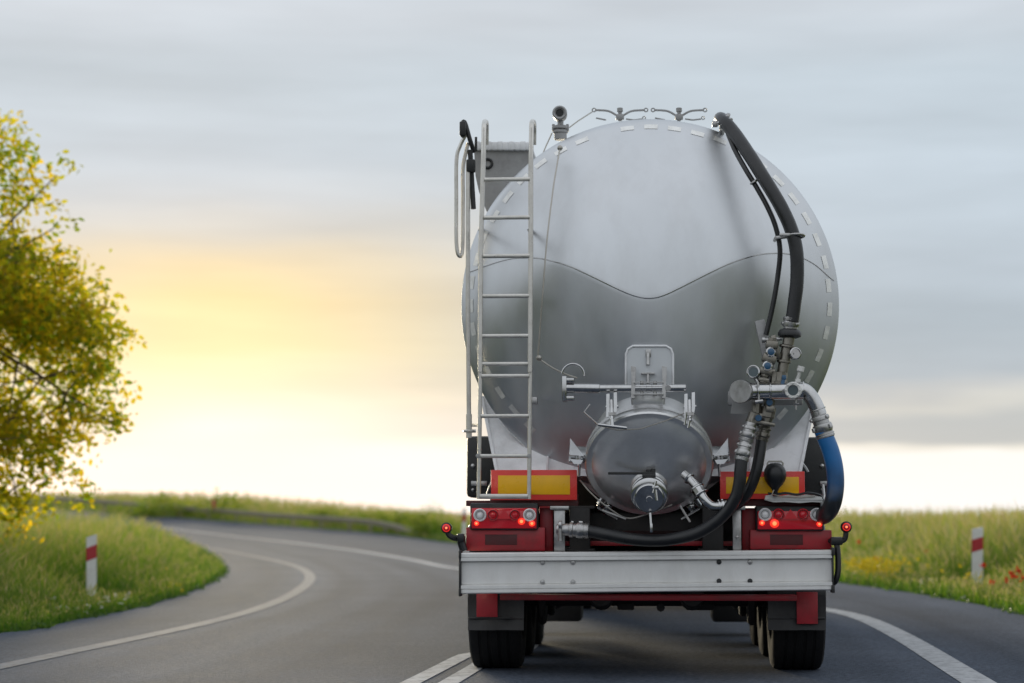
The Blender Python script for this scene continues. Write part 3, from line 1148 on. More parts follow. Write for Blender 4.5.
mb.torus(P(722.5, 119.5, -.66), (.6, .2, -.75), .054, .014, 20, 8)
mb.torus(P(726, 124, -.70), (.6, -.2, -.75), .052, .008, 20, 8)
mb.box(P(715, 124, -.66), (.04, .05, .04), bev=.006)
mb.cyl(P(722, 121, -.66), P(722, 133, -.55), .02, 8)
mb.build("hose_clamp", M_ALU, truck)


def coupling(mbx, a, b, r):
    """Hose coupling: stepped rings with lugs between a and b."""
    a, b = Vector(a), Vector(b)
    d = b - a
    L = d.length
    d.normalize()
    mbx.lathe([(0, 0), (r * .8, 0), (r * .82, L * .05), (r * .82, L * .18), (r, L * .20), (r * 1.03, L * .24), (r * 1.03, L * .34), (r * .9, L * .37), (r * .9, L * .48),
               (r * 1.05, L * .50), (r * 1.08, L * .55), (r * 1.08, L * .72), (r * 1.0, L * .76), (r * .95, L * .8), (r * 1.02, L * .82), (r * 1.02, L * .97), (r * .95, L), (0, L)], a, d, 28)
    u = d.orthogonal().normalized()
    w = d.cross(u)
    for k in range(3):
        an = k * 2.094 + .5
        rd = u * math.cos(an) + w * math.sin(an)
        rot = Matrix((d, rd, d.cross(rd))).transposed()
        mbx.box(a + d * L * .63 + rd * r * 1.08, (L * .16, r * .35, r * .5), rot, r * .06)
        mbx.box(a + d * L * .28 + rd * r * 1.04, (L * .1, r * .3, r * .5), rot, r * .06)
    # banding
    for t in (.86, .93):
        mbx.torus(a + d * L * t, d, r * 1.03, r * .06, 24, 6)


YM = -1.16
# upper coupling and riser
mb = MB()
coupling(mb, P(790, 336, YM), P(791.5, 317, YM - .01), .052)
mb.build("hose_coupling", M_ALU, truck)
mb = MB()
mb.lathe([(0, 0), (.05, 0), (.078, .012), (.08, .03), (.07, .05), (.052, .06), (0, .06)], P(789.5, 338, YM), (0.06, 0, 1), 28)
mb.build("rubber_collar", M_RUB, truck)
mb = MB()
mb.cyl(P(787.5, 346, YM), P(789.5, 336, YM), .038, 20)
mb.cyl(P(787, 348, YM), P(787.5, 345, YM), .054, 24)
mb.cyl(P(784.5, 362, YM), P(787, 347, YM), .036, 20)
mb.cyl(P(783.8, 363, YM), P(784.1, 360, YM), .048, 24)
mb.cyl(P(781.5, 376, YM), P(784, 362, YM), .036, 20)
mb.cyl(P(780, 386, YM), P(781.5, 372, YM), .043, 8)
mb.cyl(P(780, 384, YM), P(780, 381, YM), .052, 24)
riser = mb.build("riser_pipe", M_BRASS, truck)
mb = MB()
o = P(795, 353.5, YM - .03)
mb.cyl(P(788, 354, YM), o, .018, 10)
mb.lathe([(0, .03), (.036, .03), (.040, .02), (.040, -.014), (.034, -.018), (.032, -.008), (0, -.008)], o, (-.25, 1, 0), 24)
mb.build("pressure_gauge", M_STEEL, riser)
mb = MB()
mb.cyl(P(764.5, 340, YM), P(782, 338.5, YM), .013, 10)
mb.cyl(P(762, 340, YM), P(765, 340, YM), .02, 12)
mb.build("cross_pin", M_ALU, riser)
# valve column left of the riser, tilted
mb = MB()
col_pts = [(772.5, 338), (771, 352), (767, 366), (764, 377), (763, 383)]
for (x, y), (x2, y2), r in ((col_pts[0], col_pts[1], .040), (col_pts[1], col_pts[2], .046), (col_pts[2], col_pts[3], .042), (col_pts[3], col_pts[4], .036)):
    a, b = P(x, y, YM), P(x2, y2, YM)
    mb.cyl(a, b, r * .8, 8)
    m_ = (a + b) / 2
    ry = Matrix.Rotation(math.atan2((b - a).x, -(b - a).z) * -1, 3, 'Y')
    mb.box(m_, (r * 2.0, r * 1.9, (b - a).length * .55), ry, .008)
mb.box(P(776, 347, YM + .01), (.035, .05, .16), Matrix.Rotation(-.25, 3, 'Y'), .006)
mb.box(P(771, 373, YM + .01), (.06, .06, .05), None, .01)
mb.cyl(P(775, 384, YM), P(776, 372, YM), .034, 8)
vc = mb.build("valve_column", M_BRASS, truck)
for (x, y) in ((771, 352), (767.5, 366)):
    mb = MB()
    o = P(x, y, YM - .05)
    mb.lathe([(0, .04), (.032, .04), (.034, 0), (.026, -.008), (0, -.008)], o, (0, 1, 0), 20)
    mb.build("valve_cap", M_STEEL, vc)
    mb = MB()
    mb.lathe([(.024, -.008), (.022, -.02), (.01, -.024), (0, -.024)], o, (0, 1, 0), 16)
    mb.build("blue_knob", M_BLUEV, vc)
mb = MB()
o = P(753.5, 372, YM - .03)
mb.lathe([(0, .035), (.040, .035), (.044, .02), (.044, -.014), (.038, -.018), (.036, -.006), (0, -.006)], o, (.2, 1, -.15), 28)
mb.cyl(P(755, 378, YM), P(759, 384, YM), .014, 10)
pg = mb.build("pressure_gauge", M_STEEL, truck)
mb = MB()
mb.lathe([(.034, -.0065), (.0, -.008)], o, (.2, 1, -.15), 20)
mb.build("gauge_face", M_GLASS, pg)
# horizontal manifold
mb = MB()
a, b = P(741, 391.5, YM - .07), P(797, 391, YM - .06)
ax = (b - a).normalized()
mb.lathe([(.079, 0), (.062, .03), (.056, .04), (.056, .38)], P(745, 391.5, YM - .07), ax, 32)
mb.torus(P(758, 391.4, YM - .07), ax, .058, .008, 28, 8)
mb.cyl(P(769, 391.4, YM - .065), P(771, 391.4, YM - .065), .061, 28)
mani = mb.build("manifold", M_STEEL, truck)
mb = MB()
d = Vector((-.35, -1, -.05)).normalized()
mb.lathe([(0, .004), (.074, .004), (.078, .012), (.075, .05), (.06, .09), (.05, .14)], P(740, 391.5, YM - .165), -d, 36)
mb.build("end_disc", M_ALU, mani)
mb = MB()
o = P(793.5, 390.5, YM - .145)
d2 = Vector((-.18, -1, 0)).normalized()
mb.lathe([(.034, .02), (.036, .035), (.052, .035), (.056, .028), (.056, .0), (.045, -.02), (.04, -.08)], o, d2, 32)
for k in range(8):
    t = k * math.pi / 4
    u = d2.orthogonal().normalized()
    w = d2.cross(u)
    mb.ball(o + d2 * .036 + (u * math.cos(t) + w * math.sin(t)) * .046, .007, 8)
sg = mb.build("sight_glass", M_WHT, mani)
mb = MB()
mb.lathe([(.036, .024), (0, .024)], o, d2, 24)
mb.build("glass_disc", M_GLASS, sg)
mb = MB()
mb.box(P(782, 385.5, YM - .08), (.024, .024, .10), Matrix.Rotation(.25, 3, 'Y'), .006)
mb.box(P(784, 377.5, YM - .08), (.03, .035, .03), None, .006)
mb.build("blue_lever", M_BLUEV, mani)
mb = MB()
mb.cyl(P(797, 381, YM), P(800.5, 369.5, YM - .02), .012, 10)
mb.cyl(P(800, 371.5, YM - .02), P(801.3, 366.5, YM - .02), .024, 14)
mb.cyl(P(797, 384, YM), P(798, 379, YM), .02, 6)
mb.build("bleed_valve", M_WHT, mani)
mb = MB()
mb.cyl(P(758, 382, YM - .125), P(759, 402, YM - .125), .007, 8)
mb.cyl(P(755, 402, YM - .125), P(763, 401, YM - .125), .014, 8)
mb.build("wing_bolt", M_ALU, mani)
mb = MB()
mb.cyl(P(796, 398, YM - .07), P(796, 410, YM - .07), .006, 8)
mb.cyl(P(793, 404, YM - .07), P(799, 404, YM - .07), .01, 8)
mb.build("wing_bolt", M_ALU, mani)
# elbow, coupling and blue hose
mb = MB()
pts = spline(PP([(792, 389.5, YM), (799, 389, YM), (806, 391.5, YM), (812, 398.5, YM), (816.5, 407, YM), (819.5, 415, YM)]), 6)
mb.tube(pts, .050, 18)
mb.torus(pts[8], pts[9] - pts[7], .052, .006, 24, 6)
mb.torus(pts[-5], pts[-5] - pts[-6], .052, .005, 24, 6)
mb.build("pipe_elbow", M_STEEL, truck)
mb = MB()
coupling(mb, P(817.5, 411, YM), P(826, 438, YM), .060)
mb.build("hose_coupling", M_ALU, truck)
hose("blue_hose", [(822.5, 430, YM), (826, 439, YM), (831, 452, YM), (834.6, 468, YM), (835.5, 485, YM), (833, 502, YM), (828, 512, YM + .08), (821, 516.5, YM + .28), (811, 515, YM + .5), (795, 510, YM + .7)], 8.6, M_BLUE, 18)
# lower valves, couplings and black hoses
mb = MB()
for (x, y, x2, y2, r) in ((770, 398, 769, 408, .038), (769, 407, 767, 418, .05), (767, 417, 765, 424, .042), (757, 402, 756, 414, .034), (756, 413, 752, 424, .048)):
    mb.cyl(P(x, y, YM), P(x2, y2, YM), r, 10)
mb.box(P(762, 416, YM), (.15, .07, .035), None, .01)
mb.box(P(762, 423, YM), (.17, .09, .025), Matrix.Rotation(.2, 3, 'Y'), .008)
mb.box(P(770, 409, YM - .02), (.06, .07, .05), None, .01)
lv = mb.build("lower_valve", M_BRASS, truck)
for (x, y) in ((769.5, 402.5), (758.5, 418)):
    mb = MB()
    mb.cyl(P(x, y, YM - .05), P(x, y, YM - .075), .022, 14)
    mb.build("blue_knob", M_BLUEV, lv)
mb = MB()
coupling(mb, P(751, 423, YM - .02), P(745.5, 442, YM - .03), .046)
coupling(mb, P(746, 440, YM - .03), P(741, 461, YM - .05), .046)
mb.build("hose_coupling", M_ALU, truck)
mb = MB()
coupling(mb, P(766, 424, YM + .08), P(761.5, 441, YM + .08), .042)
mb.build("hose_coupling", M_BRASS, truck)
hose("discharge_hose", [(742, 454, -1.21), (740.5, 470, -1.22), (739.5, 483, -1.22), (736, 497, -1.21), (727, 511, -1.19), (714, 523, -1.17), (697, 533, -1.15), (676, 538.5, -1.13), (655, 540.5, -1.11),
                        (630, 539, -1.09), (608, 535, -1.07), (590, 531.5, -1.05), (580, 530, -1.04)], 6.2, M_RUB, 16)
hose("return_hose", [(762, 438, YM + .08), (759.5, 455, YM + .06), (756, 472, YM + .05), (750, 488, YM + .06), (742, 500, YM + .1), (730, 508, YM + .2), (716, 512, YM + .4)], 5.6, M_RUB, 14)
mb = MB()
coupling(mb, P(565, 529.5, -1.03), P(589, 531, -1.05), .050)
mb.cyl(P(557, 529.5, -1.02), P(566, 529.5, -1.03), .038, 18)
mb.cyl(P(560, 528.5, -1.06), P(560.5, 541, -1.06), .016, 10)
mb.cyl(P(558.5, 525, -1.05), P(562, 525, -1.05), .03, 12)
mb.build("hose_coupling", M_ALU, truck)
# drain elbow low on the lid
mb = MB()
pts = spline(PP([(684, 474, -1.08), (692, 481, -1.12), (699, 490, -1.16), (704, 499, -1.18), (711, 505.5, -1.18), (719, 506.5, -1.17)]), 6)
mb.tube(pts, .031, 14)
mb.torus(pts[4], pts[5] - pts[3], .034, .008, 20, 6)
mb.cyl(P(696, 486.5, -1.15), P(701.5, 495, -1.17), .044, 10)
mb.torus(P(697, 488, -1.15), P(701.5, 495, -1.17) - P(696, 486.5, -1.15), .045, .007, 20, 6)
mb.torus(P(701, 494, -1.17), P(701.5, 495, -1.17) - P(696, 486.5, -1.15), .045, .007, 20, 6)
coupling(mb, P(716, 506.5, -1.17), P(727, 505.5, -1.16), .036)
mb.build("drain_elbow", M_STEEL, truck)
# bracket behind the manifold
mb = MB()
mb.prism(PP([(732.5, 399, -1.06), (759, 402, -1.06), (748, 414, -1.06), (730.5, 413.5, -1.06)]), (0, .012, 0))
mb.box(P(765, 398, -.98), (.5, .05, .10), None, .01)
mb.box(P(768, 360, -.99), (.07, .04, .55), Matrix.Rotation(-.2, 3, 'Y'), .01)
mb.build("manifold_bracket", M_GREY, truck)
# hanging black float ball with wire bail
mb = MB()
c = P(775, 475.5, -1.02)
mb.lathe([(0, .085), (.03, .082), (.055, .066), (.072, .035), (.076, 0), (.070, -.03), (.052, -.06), (.028, -.085), (.018, -.105), (.018, -.14), (0, -.14)], c, (0, 0, 1), 28)
fb = mb.build("float_ball", M_RUB, truck)
mb = MB()
mb.tube(PP([(768, 470, -1.02), (767.5, 463, -1.02), (769, 461.5, -1.02), (781.5, 461.5, -1.02), (783, 463, -1.02), (782, 470, -1.02)]), .006, 6)
mb.tube(PP([(775, 488, -1.03), (772, 494, -1.05), (780, 496.5, -1.02), (800, 497, -1.01), (815, 496, -1.0)]), .006, 6)
mb.build("bail_wire", M_WIRE, fb)
mb = MB()
mb.tube(PP([(797, 456, -.5), (806, 468, -.5), (808, 472, -.5)]), .008, 6)
mb.build("stay_rod", M_ALU, truck)
mb = MB()
mb.tube(PP([(823, 485, -.8), (824, 496, -.85), (822, 504, -.9)]), .01, 6)
mb.box(P(823, 503, -.93), (.04, .06, .06), None, .008)
mb.build("stay_rod", M_ALU, truck)
# thin cables in the dark space behind the lid
mb = MB()
mb.tube(spline(PP([(580, 480, -.9), (590, 492, -.95), (606, 506, -1.0), (626, 518, -1.0), (645, 515, -1.0), (672, 505, -1.0)]), 5), .005, 6)
mb.build("stay_cable", M_WIRE, truck)
for q_ in ([(602, 510, -1.0), (626, 519, -1.02)], [(680, 506, -1.0), (690, 522, -1.02)]):
    mb = MB()
    mb.tube(PP(q_), .008, 6)
    mb.build("stay_rod", M_ALU, truck)
mb = MB()
mb.tube(spline(PP([(498, 470, -.8), (490, 485, -.85), (486, 496, -.9)]), 5), .006, 6)
mb.build("stay_cable", M_WIRE, truck)


# ================================================================== THE ROAD
def curve_pts(pix, pre=(), post=()):
    pts = [np.array([p[0], p[1], 0.0]) for p in pre] + [gp(*p) for p in pix] + [np.array([p[0], p[1], 0.0]) for p in post]
    sp = spline([Vector((p[0], p[1], 0)) for p in pts], 14)
    return np.array([(p.x, p.y) for p in sp])


def resample(c, n):
    d = np.r_[0, np.cumsum(np.hypot(*np.diff(c, axis=0).T))]
    s = np.linspace(0, d[-1], n)
    return np.c_[np.interp(s, d, c[:, 0]), np.interp(s, d, c[:, 1])]


OUT_EDGE = curve_pts([(1024, 615), (960, 601), (900, 591), (850, 584)], pre=((-6.0, -60), (-.5, -25), (2.6, 0), (4.7, 12)),
                     post=())
_o2 = [gp(463, 544), gp(385, 534), gp(282, 526), gp(200, 519.5), gp(130, 514.5), gp(60, 510), gp(0, 507.5)]
_last = OUT_EDGE[-1]
_mid = [np.array([5.0, 40.0]), np.array([3.6, 51.0]), np.array([1.2, 64.0])]
_all = [Vector((p[0], p[1], 0)) for p in (list(OUT_EDGE[::14]) + _mid + [q[:2] for q in _o2] + [(-90, 205), (-140, 215)])]
OUT_EDGE = np.array([(p.x, p.y) for p in spline(_all, 14)])

IN_EDGE = curve_pts([(0, 633), (31, 630.5), (62, 623), (94, 616), (125, 611), (156, 602.5), (187, 593), (212, 582), (224, 573), (223, 567), (215, 558), (202, 550), (188, 544), (172, 538)],
                    pre=((-17, -60), (-11, -25), (-7.2, 0), (-5.6, 10)), post=((-17.5, 82), (-34, 112), (-60, 140), (-140, 165)))
OUT_LINE = curve_pts([(978, 683), (924, 650), (909, 637.5), (879, 625), (850, 615), (826, 608)], pre=((-8, -60), (-2.6, -25), (1.1, 0), (2.5, 8)))
_l2 = [gp(458, 569), gp(419, 561), gp(351, 550), gp(282, 541.5), gp(214, 534), gp(150, 526), gp(80, 518.5), gp(20, 512)]
_all = [Vector((p[0], p[1], 0)) for p in (list(OUT_LINE[::14]) + [q[:2] for q in _l2] + [(-90, 192), (-140, 204)])]
OUT_LINE = np.array([(p.x, p.y) for p in spline(_all, 14)])
IN_LINE = curve_pts([(0, 667), (62, 652.5), (125, 641), (187, 628), (214, 621.6), (248, 613), (282, 600), (303, 588), (311, 579), (307, 571.5), (293, 565), (265, 558.5), (231, 552), (200, 546.5)],
                    pre=((-15.6, -60), (-9.6, -25), (-5.8, 0), (-4.4, 8)), post=((-11.5, 66), (-20, 90), (-36, 118), (-62, 147), (-140, 172)))
_r1 = gp(411, 683)
_r2 = gp(468, 654.5)
_r3 = gp(449, 683)
_r4 = gp(482, 663.5)


def ext(a, b):
    d = (b - a)[:2]
    d = d / np.linalg.norm(d)
    o = -1.2 if b is _r2 else -.98
    tail = [tuple((TO + TR * (o + k) + TF * yl)[:2]) for k, yl in ((0, 2.0), (-.10, 5.0), (-.45, 9.0), (-1.1, 13.0))]
    return [(a[0] - d[0] * 13 - 5.2, a[1] - 50), (a[0] - d[0] * 13 - .8, a[1] - 20), tuple(a[:2]), tuple(b[:2])] + tail


def strip(name, left, right, lift, m, nn=260, across=8, uv=True):
    A, B = resample(left, nn), resample(right, nn)
    vs, fs, uvs = [], [], []
    for i in range(nn):
        for j in range(across + 1):
            t = j / across
            p = A[i] * (1 - t) + B[i] * t
            vs.append((p[0], p[1], float(ground_h(p[0], p[1])) + lift))
            uvs.append((t, i / nn))
    k = across + 1
    for i in range(nn - 1):
        for j in range(across):
            fs.append((i * k + j, i * k + j + 1, (i + 1) * k + j + 1, (i + 1) * k + j))
    me = bpy.data.meshes.new(name)
    me.from_pydata(vs, [], fs)
    ul = me.uv_layers.new(name="UVMap")
    for lp_ in me.loops:
        ul.data[lp_.index].uv = uvs[lp_.vertex_index]
    me.materials.append(m)
    import bmesh
    bm = bmesh.new()
    bm.from_mesh(me)
    for f in bm.faces:
        f.normal_update()
        if f.normal.z < 0:
            f.normal_flip()
    bm.to_mesh(me)
    bm.free()
    o = bpy.data.objects.new(name, me)
    COL.objects.link(o)
    return o


def smooth_curve(c, n, k=3, it=12):
    c = resample(c, n)
    for _ in range(it):
        c[1:-1] = .25 * c[:-2] + .5 * c[1:-1] + .25 * c[2:]
    return c


def offset_curve(c, w):
    t = np.gradient(c, axis=0)
    t /= np.linalg.norm(t, axis=1)[:, None] + 1e-9
    n = np.c_[t[:, 1], -t[:, 0]]
    return c + n * w / 2, c - n * w / 2


def asphalt_mat():
    m = bpy.data.materials.new("asphalt")
    nt, N, L = nodes_of(m)
    b = N["Principled BSDF"]
    tc = N.new("ShaderNodeTexCoord")

    def noise(s, d=6, r=.6, src="Object"):
        n = N.new("ShaderNodeTexNoise")
        n.inputs["Scale"].default_value = s
        n.inputs["Detail"].default_value = d
        n.inputs["Roughness"].default_value = r
        L.new(tc.outputs[src], n.inputs["Vector"])
        return n
    n1, n2, n3 = noise(0.35, 5), noise(24, 4, .75), noise(3.0, 5)
    mp = N.new("ShaderNodeMapping")
    mp.inputs["Scale"].default_value = (13, 5, 1)
    L.new(tc.outputs["UV"], mp.inputs[0])
    n4 = N.new("ShaderNodeTexNoise")
    n4.inputs["Scale"].default_value = 1.0
    n4.inputs["Detail"].default_value = 3
    L.new(mp.outputs[0], n4.inputs["Vector"])
    vo = N.new("ShaderNodeTexVoronoi")
    vo.inputs["Scale"].default_value = 75
    L.new(tc.outputs["Object"], vo.inputs["Vector"])

    def mul(a, k, off):
        x = N.new("ShaderNodeMath")
        x.operation = 'MULTIPLY_ADD'
        L.new(a, x.inputs[0])
        x.inputs[1].default_value = k
        x.inputs[2].default_value = off
        return x.outputs[0]

    def mm(a, c):
        x = N.new("ShaderNodeMath")
        x.operation = 'MULTIPLY'
        L.new(a, x.inputs[0])
        L.new(c, x.inputs[1])
        return x.outputs[0]
    f = mm(mm(mul(n1.outputs[0], .7, .65), mul(n2.outputs[0], 2.3, -.15)), mm(mul(n3.outputs[0], .5, .75), mul(n4.outputs[0], 1.1, .45)))
    cm = N.new("ShaderNodeMix")
    cm.data_type = 'RGBA'
    cm.blend_type = 'MULTIPLY'
    cm.inputs[0].default_value = 1
    cm.inputs[6].default_value = (0.074, 0.087, 0.112, 1)
    cc = N.new("ShaderNodeCombineColor")
    for i in range(3):
        L.new(f, cc.inputs[i])
    L.new(cc.outputs[0], cm.inputs[7])
    L.new(cm.outputs[2], b.inputs["Base Color"])
    L.new(mul(n3.outputs[0], .15, .82), b.inputs["Roughness"])
    b.inputs["Specular IOR Level"].default_value = 0.04
    bp = N.new("ShaderNodeBump")
    bp.inputs["Strength"].default_value = .55
    bp.inputs["Distance"].default_value = .006
    L.new(vo.outputs["Distance"], bp.inputs["Height"])
    L.new(bp.outputs[0], b.inputs["Normal"])
    return m


def paint_mat():
    m = mat("road_paint", (0.46, 0.47, 0.485), 0.82, 0, .08, 3, .08, .25, 80, spec=.05, dirt=(0.10, 0.10, 0.11), dirt_amt=0.95, dscale=9)
    return m


M_ASPH, M_PAINT = asphalt_mat(), paint_mat()
M_WORN = mat("worn_road_paint", (0.185, 0.195, 0.215), 0.85, 0, .12, 3, .08, .25, 80, spec=.03, dirt=(0.09, 0.09, 0.095), dirt_amt=0.9, dscale=9)
road = tag(strip("road", IN_EDGE, OUT_EDGE, 0.0, M_ASPH, 320, 10), kind="structure")
for nm, c, w, pm in (("road_line", OUT_LINE, .23, M_PAINT), ("road_line", IN_LINE, .19, M_WORN)):
    a, b = offset_curve(smooth_curve(c, 420), w)
    tag(strip(nm, a, b, 0.004, pm, 420, 2), kind="structure")
for (a, b) in ((_r1, _r2), (_r3, _r4)):
    c = np.array([(p.x, p.y) for p in spline([Vector((*q, 0)) for q in ext(a, b)], 14)])
    l, r = offset_curve(resample(c, 160), .135)
    tag(strip("centre_line", l, r, 0.004, M_PAINT, 160, 2), kind="structure")


# ================================================================== THE GROUND
def ground_mat():
    m = bpy.data.materials.new("meadow_soil")
    nt, N, L = nodes_of(m)
    b = N["Principled BSDF"]
    tc = N.new("ShaderNodeTexCoord")
    n = N.new("ShaderNodeTexNoise")
    n.inputs["Scale"].default_value = .8
    n.inputs["Detail"].default_value = 10
    n.inputs["Roughness"].default_value = .7
    L.new(tc.outputs["Object"], n.inputs["Vector"])
    cr = N.new("ShaderNodeValToRGB")
    e = cr.color_ramp.elements
    e[0].position, e[0].color = .3, (.045, .06, .016, 1)
    e[1].position, e[1].color = .7, (.15, .15, .05, 1)
    x = e.new(.52)
    x.color = (.06, .075, .02, 1)
    L.new(n.outputs[0], cr.inputs[0])
    L.new(cr.outputs[0], b.inputs["Base Color"])
    b.inputs["Roughness"].default_value = .95
    b.inputs["Specular IOR Level"].default_value = .1
    return m


xs = np.unique(np.r_[np.linspace(-4000, -300, 12), np.linspace(-300, -60, 17), np.linspace(-60, 60, 61), np.linspace(60, 300, 17), np.linspace(300, 4000, 12)])
ys = np.unique(np.r_[np.linspace(-2000, -100, 8), np.linspace(-100, 260, 121), np.linspace(260, 1000, 15), np.linspace(1000, 6000, 10)])
GX, GY = np.meshgrid(xs, ys)
GZ = ground_h(GX, GY) - 0.03
nx, ny = len(xs), len(ys)
me = bpy.data.meshes.new("ground")
me.from_pydata(np.c_[GX.ravel(), GY.ravel(), GZ.ravel()].tolist(), [], [(j * nx + i, j * nx + i + 1, (j + 1) * nx + i + 1, (j + 1) * nx + i) for j in range(ny - 1) for i in range(nx - 1)])
me.materials.append(ground_mat())
g = bpy.data.objects.new("ground", me)
COL.objects.link(g)
tag(g, kind="structure")


# ================================================================== VEGETATION
def leaf_mat(name, dif, trans, tfac):
    """Foliage: colour from a per-leaf attribute between the two ends, some light passing through."""
    m = bpy.data.materials.new(name)
    nt, N, L = nodes_of(m)
    for n in list(N):
        N.remove(n)
    out = N.new("ShaderNodeOutputMaterial")
    at = N.new("ShaderNodeAttribute")
    at.attribute_name = "tint"
    d = N.new("ShaderNodeBsdfPrincipled")
    d.inputs["Roughness"].default_value = .55
    d.inputs["Specular IOR Level"].default_value = .25
    t = N.new("ShaderNodeBsdfTranslucent")
    mxs = N.new("ShaderNodeMixShader")
    mxs.inputs[0].default_value = tfac
    c1 = N.new("ShaderNodeValToRGB")
    c2 = N.new("ShaderNodeValToRGB")
    for cr, cols in ((c1, dif), (c2, trans)):
        e = cr.color_ramp.elements
        e[0].position, e[0].color = 0, (*cols[0], 1)
        e[1].position, e[1].color = 1, (*cols[-1], 1)
        for k in range(1, len(cols) - 1):
            x = e.new(k / (len(cols) - 1))
            x.color = (*cols[k], 1)
        L.new(at.outputs["Fac"], cr.inputs[0])
    L.new(c1.outputs[0], d.inputs["Base Color"])
    L.new(c2.outputs[0], t.inputs["Color"])
    L.new(d.outputs[0], mxs.inputs[1])
    L.new(t.outputs[0], mxs.inputs[2])
    L.new(mxs.outputs[0], out.inputs["Surface"])
    return m


def quick_mesh(name, V, quads, tris, tint, m, parent=None):
    me = bpy.data.meshes.new(name)
    nq, nt_ = len(quads), len(tris)
    me.vertices.add(len(V))
    me.vertices.foreach_set("co", np.ascontiguousarray(V, dtype=np.float32).ravel())
    li = np.r_[quads.ravel(), tris.ravel()].astype(np.int32)
    me.loops.add(len(li))
    me.loops.foreach_set("vertex_index", li)
    me.polygons.add(nq + nt_)
    st = np.r_[np.arange(nq) * 4, nq * 4 + np.arange(nt_) * 3].astype(np.int32)
    me.polygons.foreach_set("loop_start", st)
    me.update(calc_edges=True)
    at = me.attributes.new("tint", 'FLOAT', 'POINT')
    at.data.foreach_set("value", np.ascontiguousarray(tint, dtype=np.float32))
    me.materials.append(m)
    me.validate()
    o = bpy.data.objects.new(name, me)
    COL.objects.link(o)
    if parent is not None:
        o.parent = parent
    return o


def blades(name, pos, h, w, m, head=0.0, lean=.35, base_t=0.1, tip_t=.6, tint_var=.15, heads_w=2.6):
    """Grass: a bent tapering strip per blade, some carrying a seed head."""
    n = len(pos)
    az = rng.uniform(0, 2 * math.pi, n)
    fa = rng.uniform(0, 2 * math.pi, n)
    ln = np.abs(rng.normal(lean, lean * .5, n)) * h
    dx, dy = np.cos(az), np.sin(az)
    wx, wy = np.cos(fa), np.sin(fa)
    hd = rng.random(n) < head
    T = np.array([0, .4, .74, .86, 1.0])
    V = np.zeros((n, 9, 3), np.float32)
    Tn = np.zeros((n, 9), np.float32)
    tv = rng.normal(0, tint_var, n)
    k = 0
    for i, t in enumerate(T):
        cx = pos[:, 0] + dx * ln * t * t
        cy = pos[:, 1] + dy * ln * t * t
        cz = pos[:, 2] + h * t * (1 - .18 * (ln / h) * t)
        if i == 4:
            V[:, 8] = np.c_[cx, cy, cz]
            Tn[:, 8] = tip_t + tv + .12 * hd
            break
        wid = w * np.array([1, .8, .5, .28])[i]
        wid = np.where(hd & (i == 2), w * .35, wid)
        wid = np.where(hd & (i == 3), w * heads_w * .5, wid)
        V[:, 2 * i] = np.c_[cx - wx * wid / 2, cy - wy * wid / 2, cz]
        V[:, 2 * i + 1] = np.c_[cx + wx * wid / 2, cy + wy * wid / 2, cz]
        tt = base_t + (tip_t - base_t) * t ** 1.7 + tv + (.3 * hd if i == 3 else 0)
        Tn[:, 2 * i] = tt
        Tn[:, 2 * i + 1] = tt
    o = (np.arange(n) * 9)[:, None]
    q = np.concatenate([o + np.array([2 * i, 2 * i + 1, 2 * i + 3, 2 * i + 2]) for i in range(3)])
    t3 = o + np.array([6, 7, 8])
    return quick_mesh(name, V.reshape(-1, 3), q, t3, np.clip(Tn.ravel(), 0, 1), m)


def inside(poly, pts):
    x, y = pts[:, 0], pts[:, 1]
    c = np.zeros(len(pts), bool)
    j = len(poly) - 1
    for i in range(len(poly)):
        xi, yi = poly[i]
        xj, yj = poly[j]
        m_ = ((yi > y) != (yj > y)) & (x < (xj - xi) * (y - yi) / (yj - yi + 1e-12) + xi)
        c ^= m_
        j = i
    return c


def edge_dist(curve, pts):
    d = np.full(len(pts), 1e9)
    for c in curve:
        d = np.minimum(d, np.hypot(pts[:, 0] - c[0], pts[:, 1] - c[1]))
    return d


def vnoise(p, s, seed=0):
    """Cheap smooth value noise for clumping."""
    r = np.random.default_rng(seed)
    a = 0
    for k in range(5):
        f = r.normal(0, 1, 2)
        f = f / np.linalg.norm(f) * s * (1 + .5 * k)
        a = a + np.sin(p[:, 0] * f[0] + p[:, 1] * f[1] + r.uniform(0, 6.28)) / (1 + .35 * k)
    return a / 3


ROADPOLY = np.r_[resample(IN_EDGE, 260), resample(OUT_EDGE, 260)[::-1]]
IN_R, OUT_R = resample(IN_EDGE, 400), resample(OUT_EDGE, 400)

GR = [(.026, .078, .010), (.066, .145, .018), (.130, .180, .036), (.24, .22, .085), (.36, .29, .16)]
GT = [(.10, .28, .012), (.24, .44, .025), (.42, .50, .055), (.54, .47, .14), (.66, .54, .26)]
M_GRASS = leaf_mat("meadow_grass", GR, GT, .45)


def scatter(n, xr, yr, near_bias=True):
    u = rng.random(n)
    if near_bias:
        y = 1 / (1 / yr[0] + (1 / yr[1] - 1 / yr[0]) * u)
    else:
        y = yr[0] + (yr[1] - yr[0]) * u
    x = xr[0](y) + (xr[1](y) - xr[0](y)) * rng.random(n)
    return np.c_[x, y]


POST_AT = [tuple(gp(91.5, 601)[:2]), tuple(gp(977, 590)[:2])]


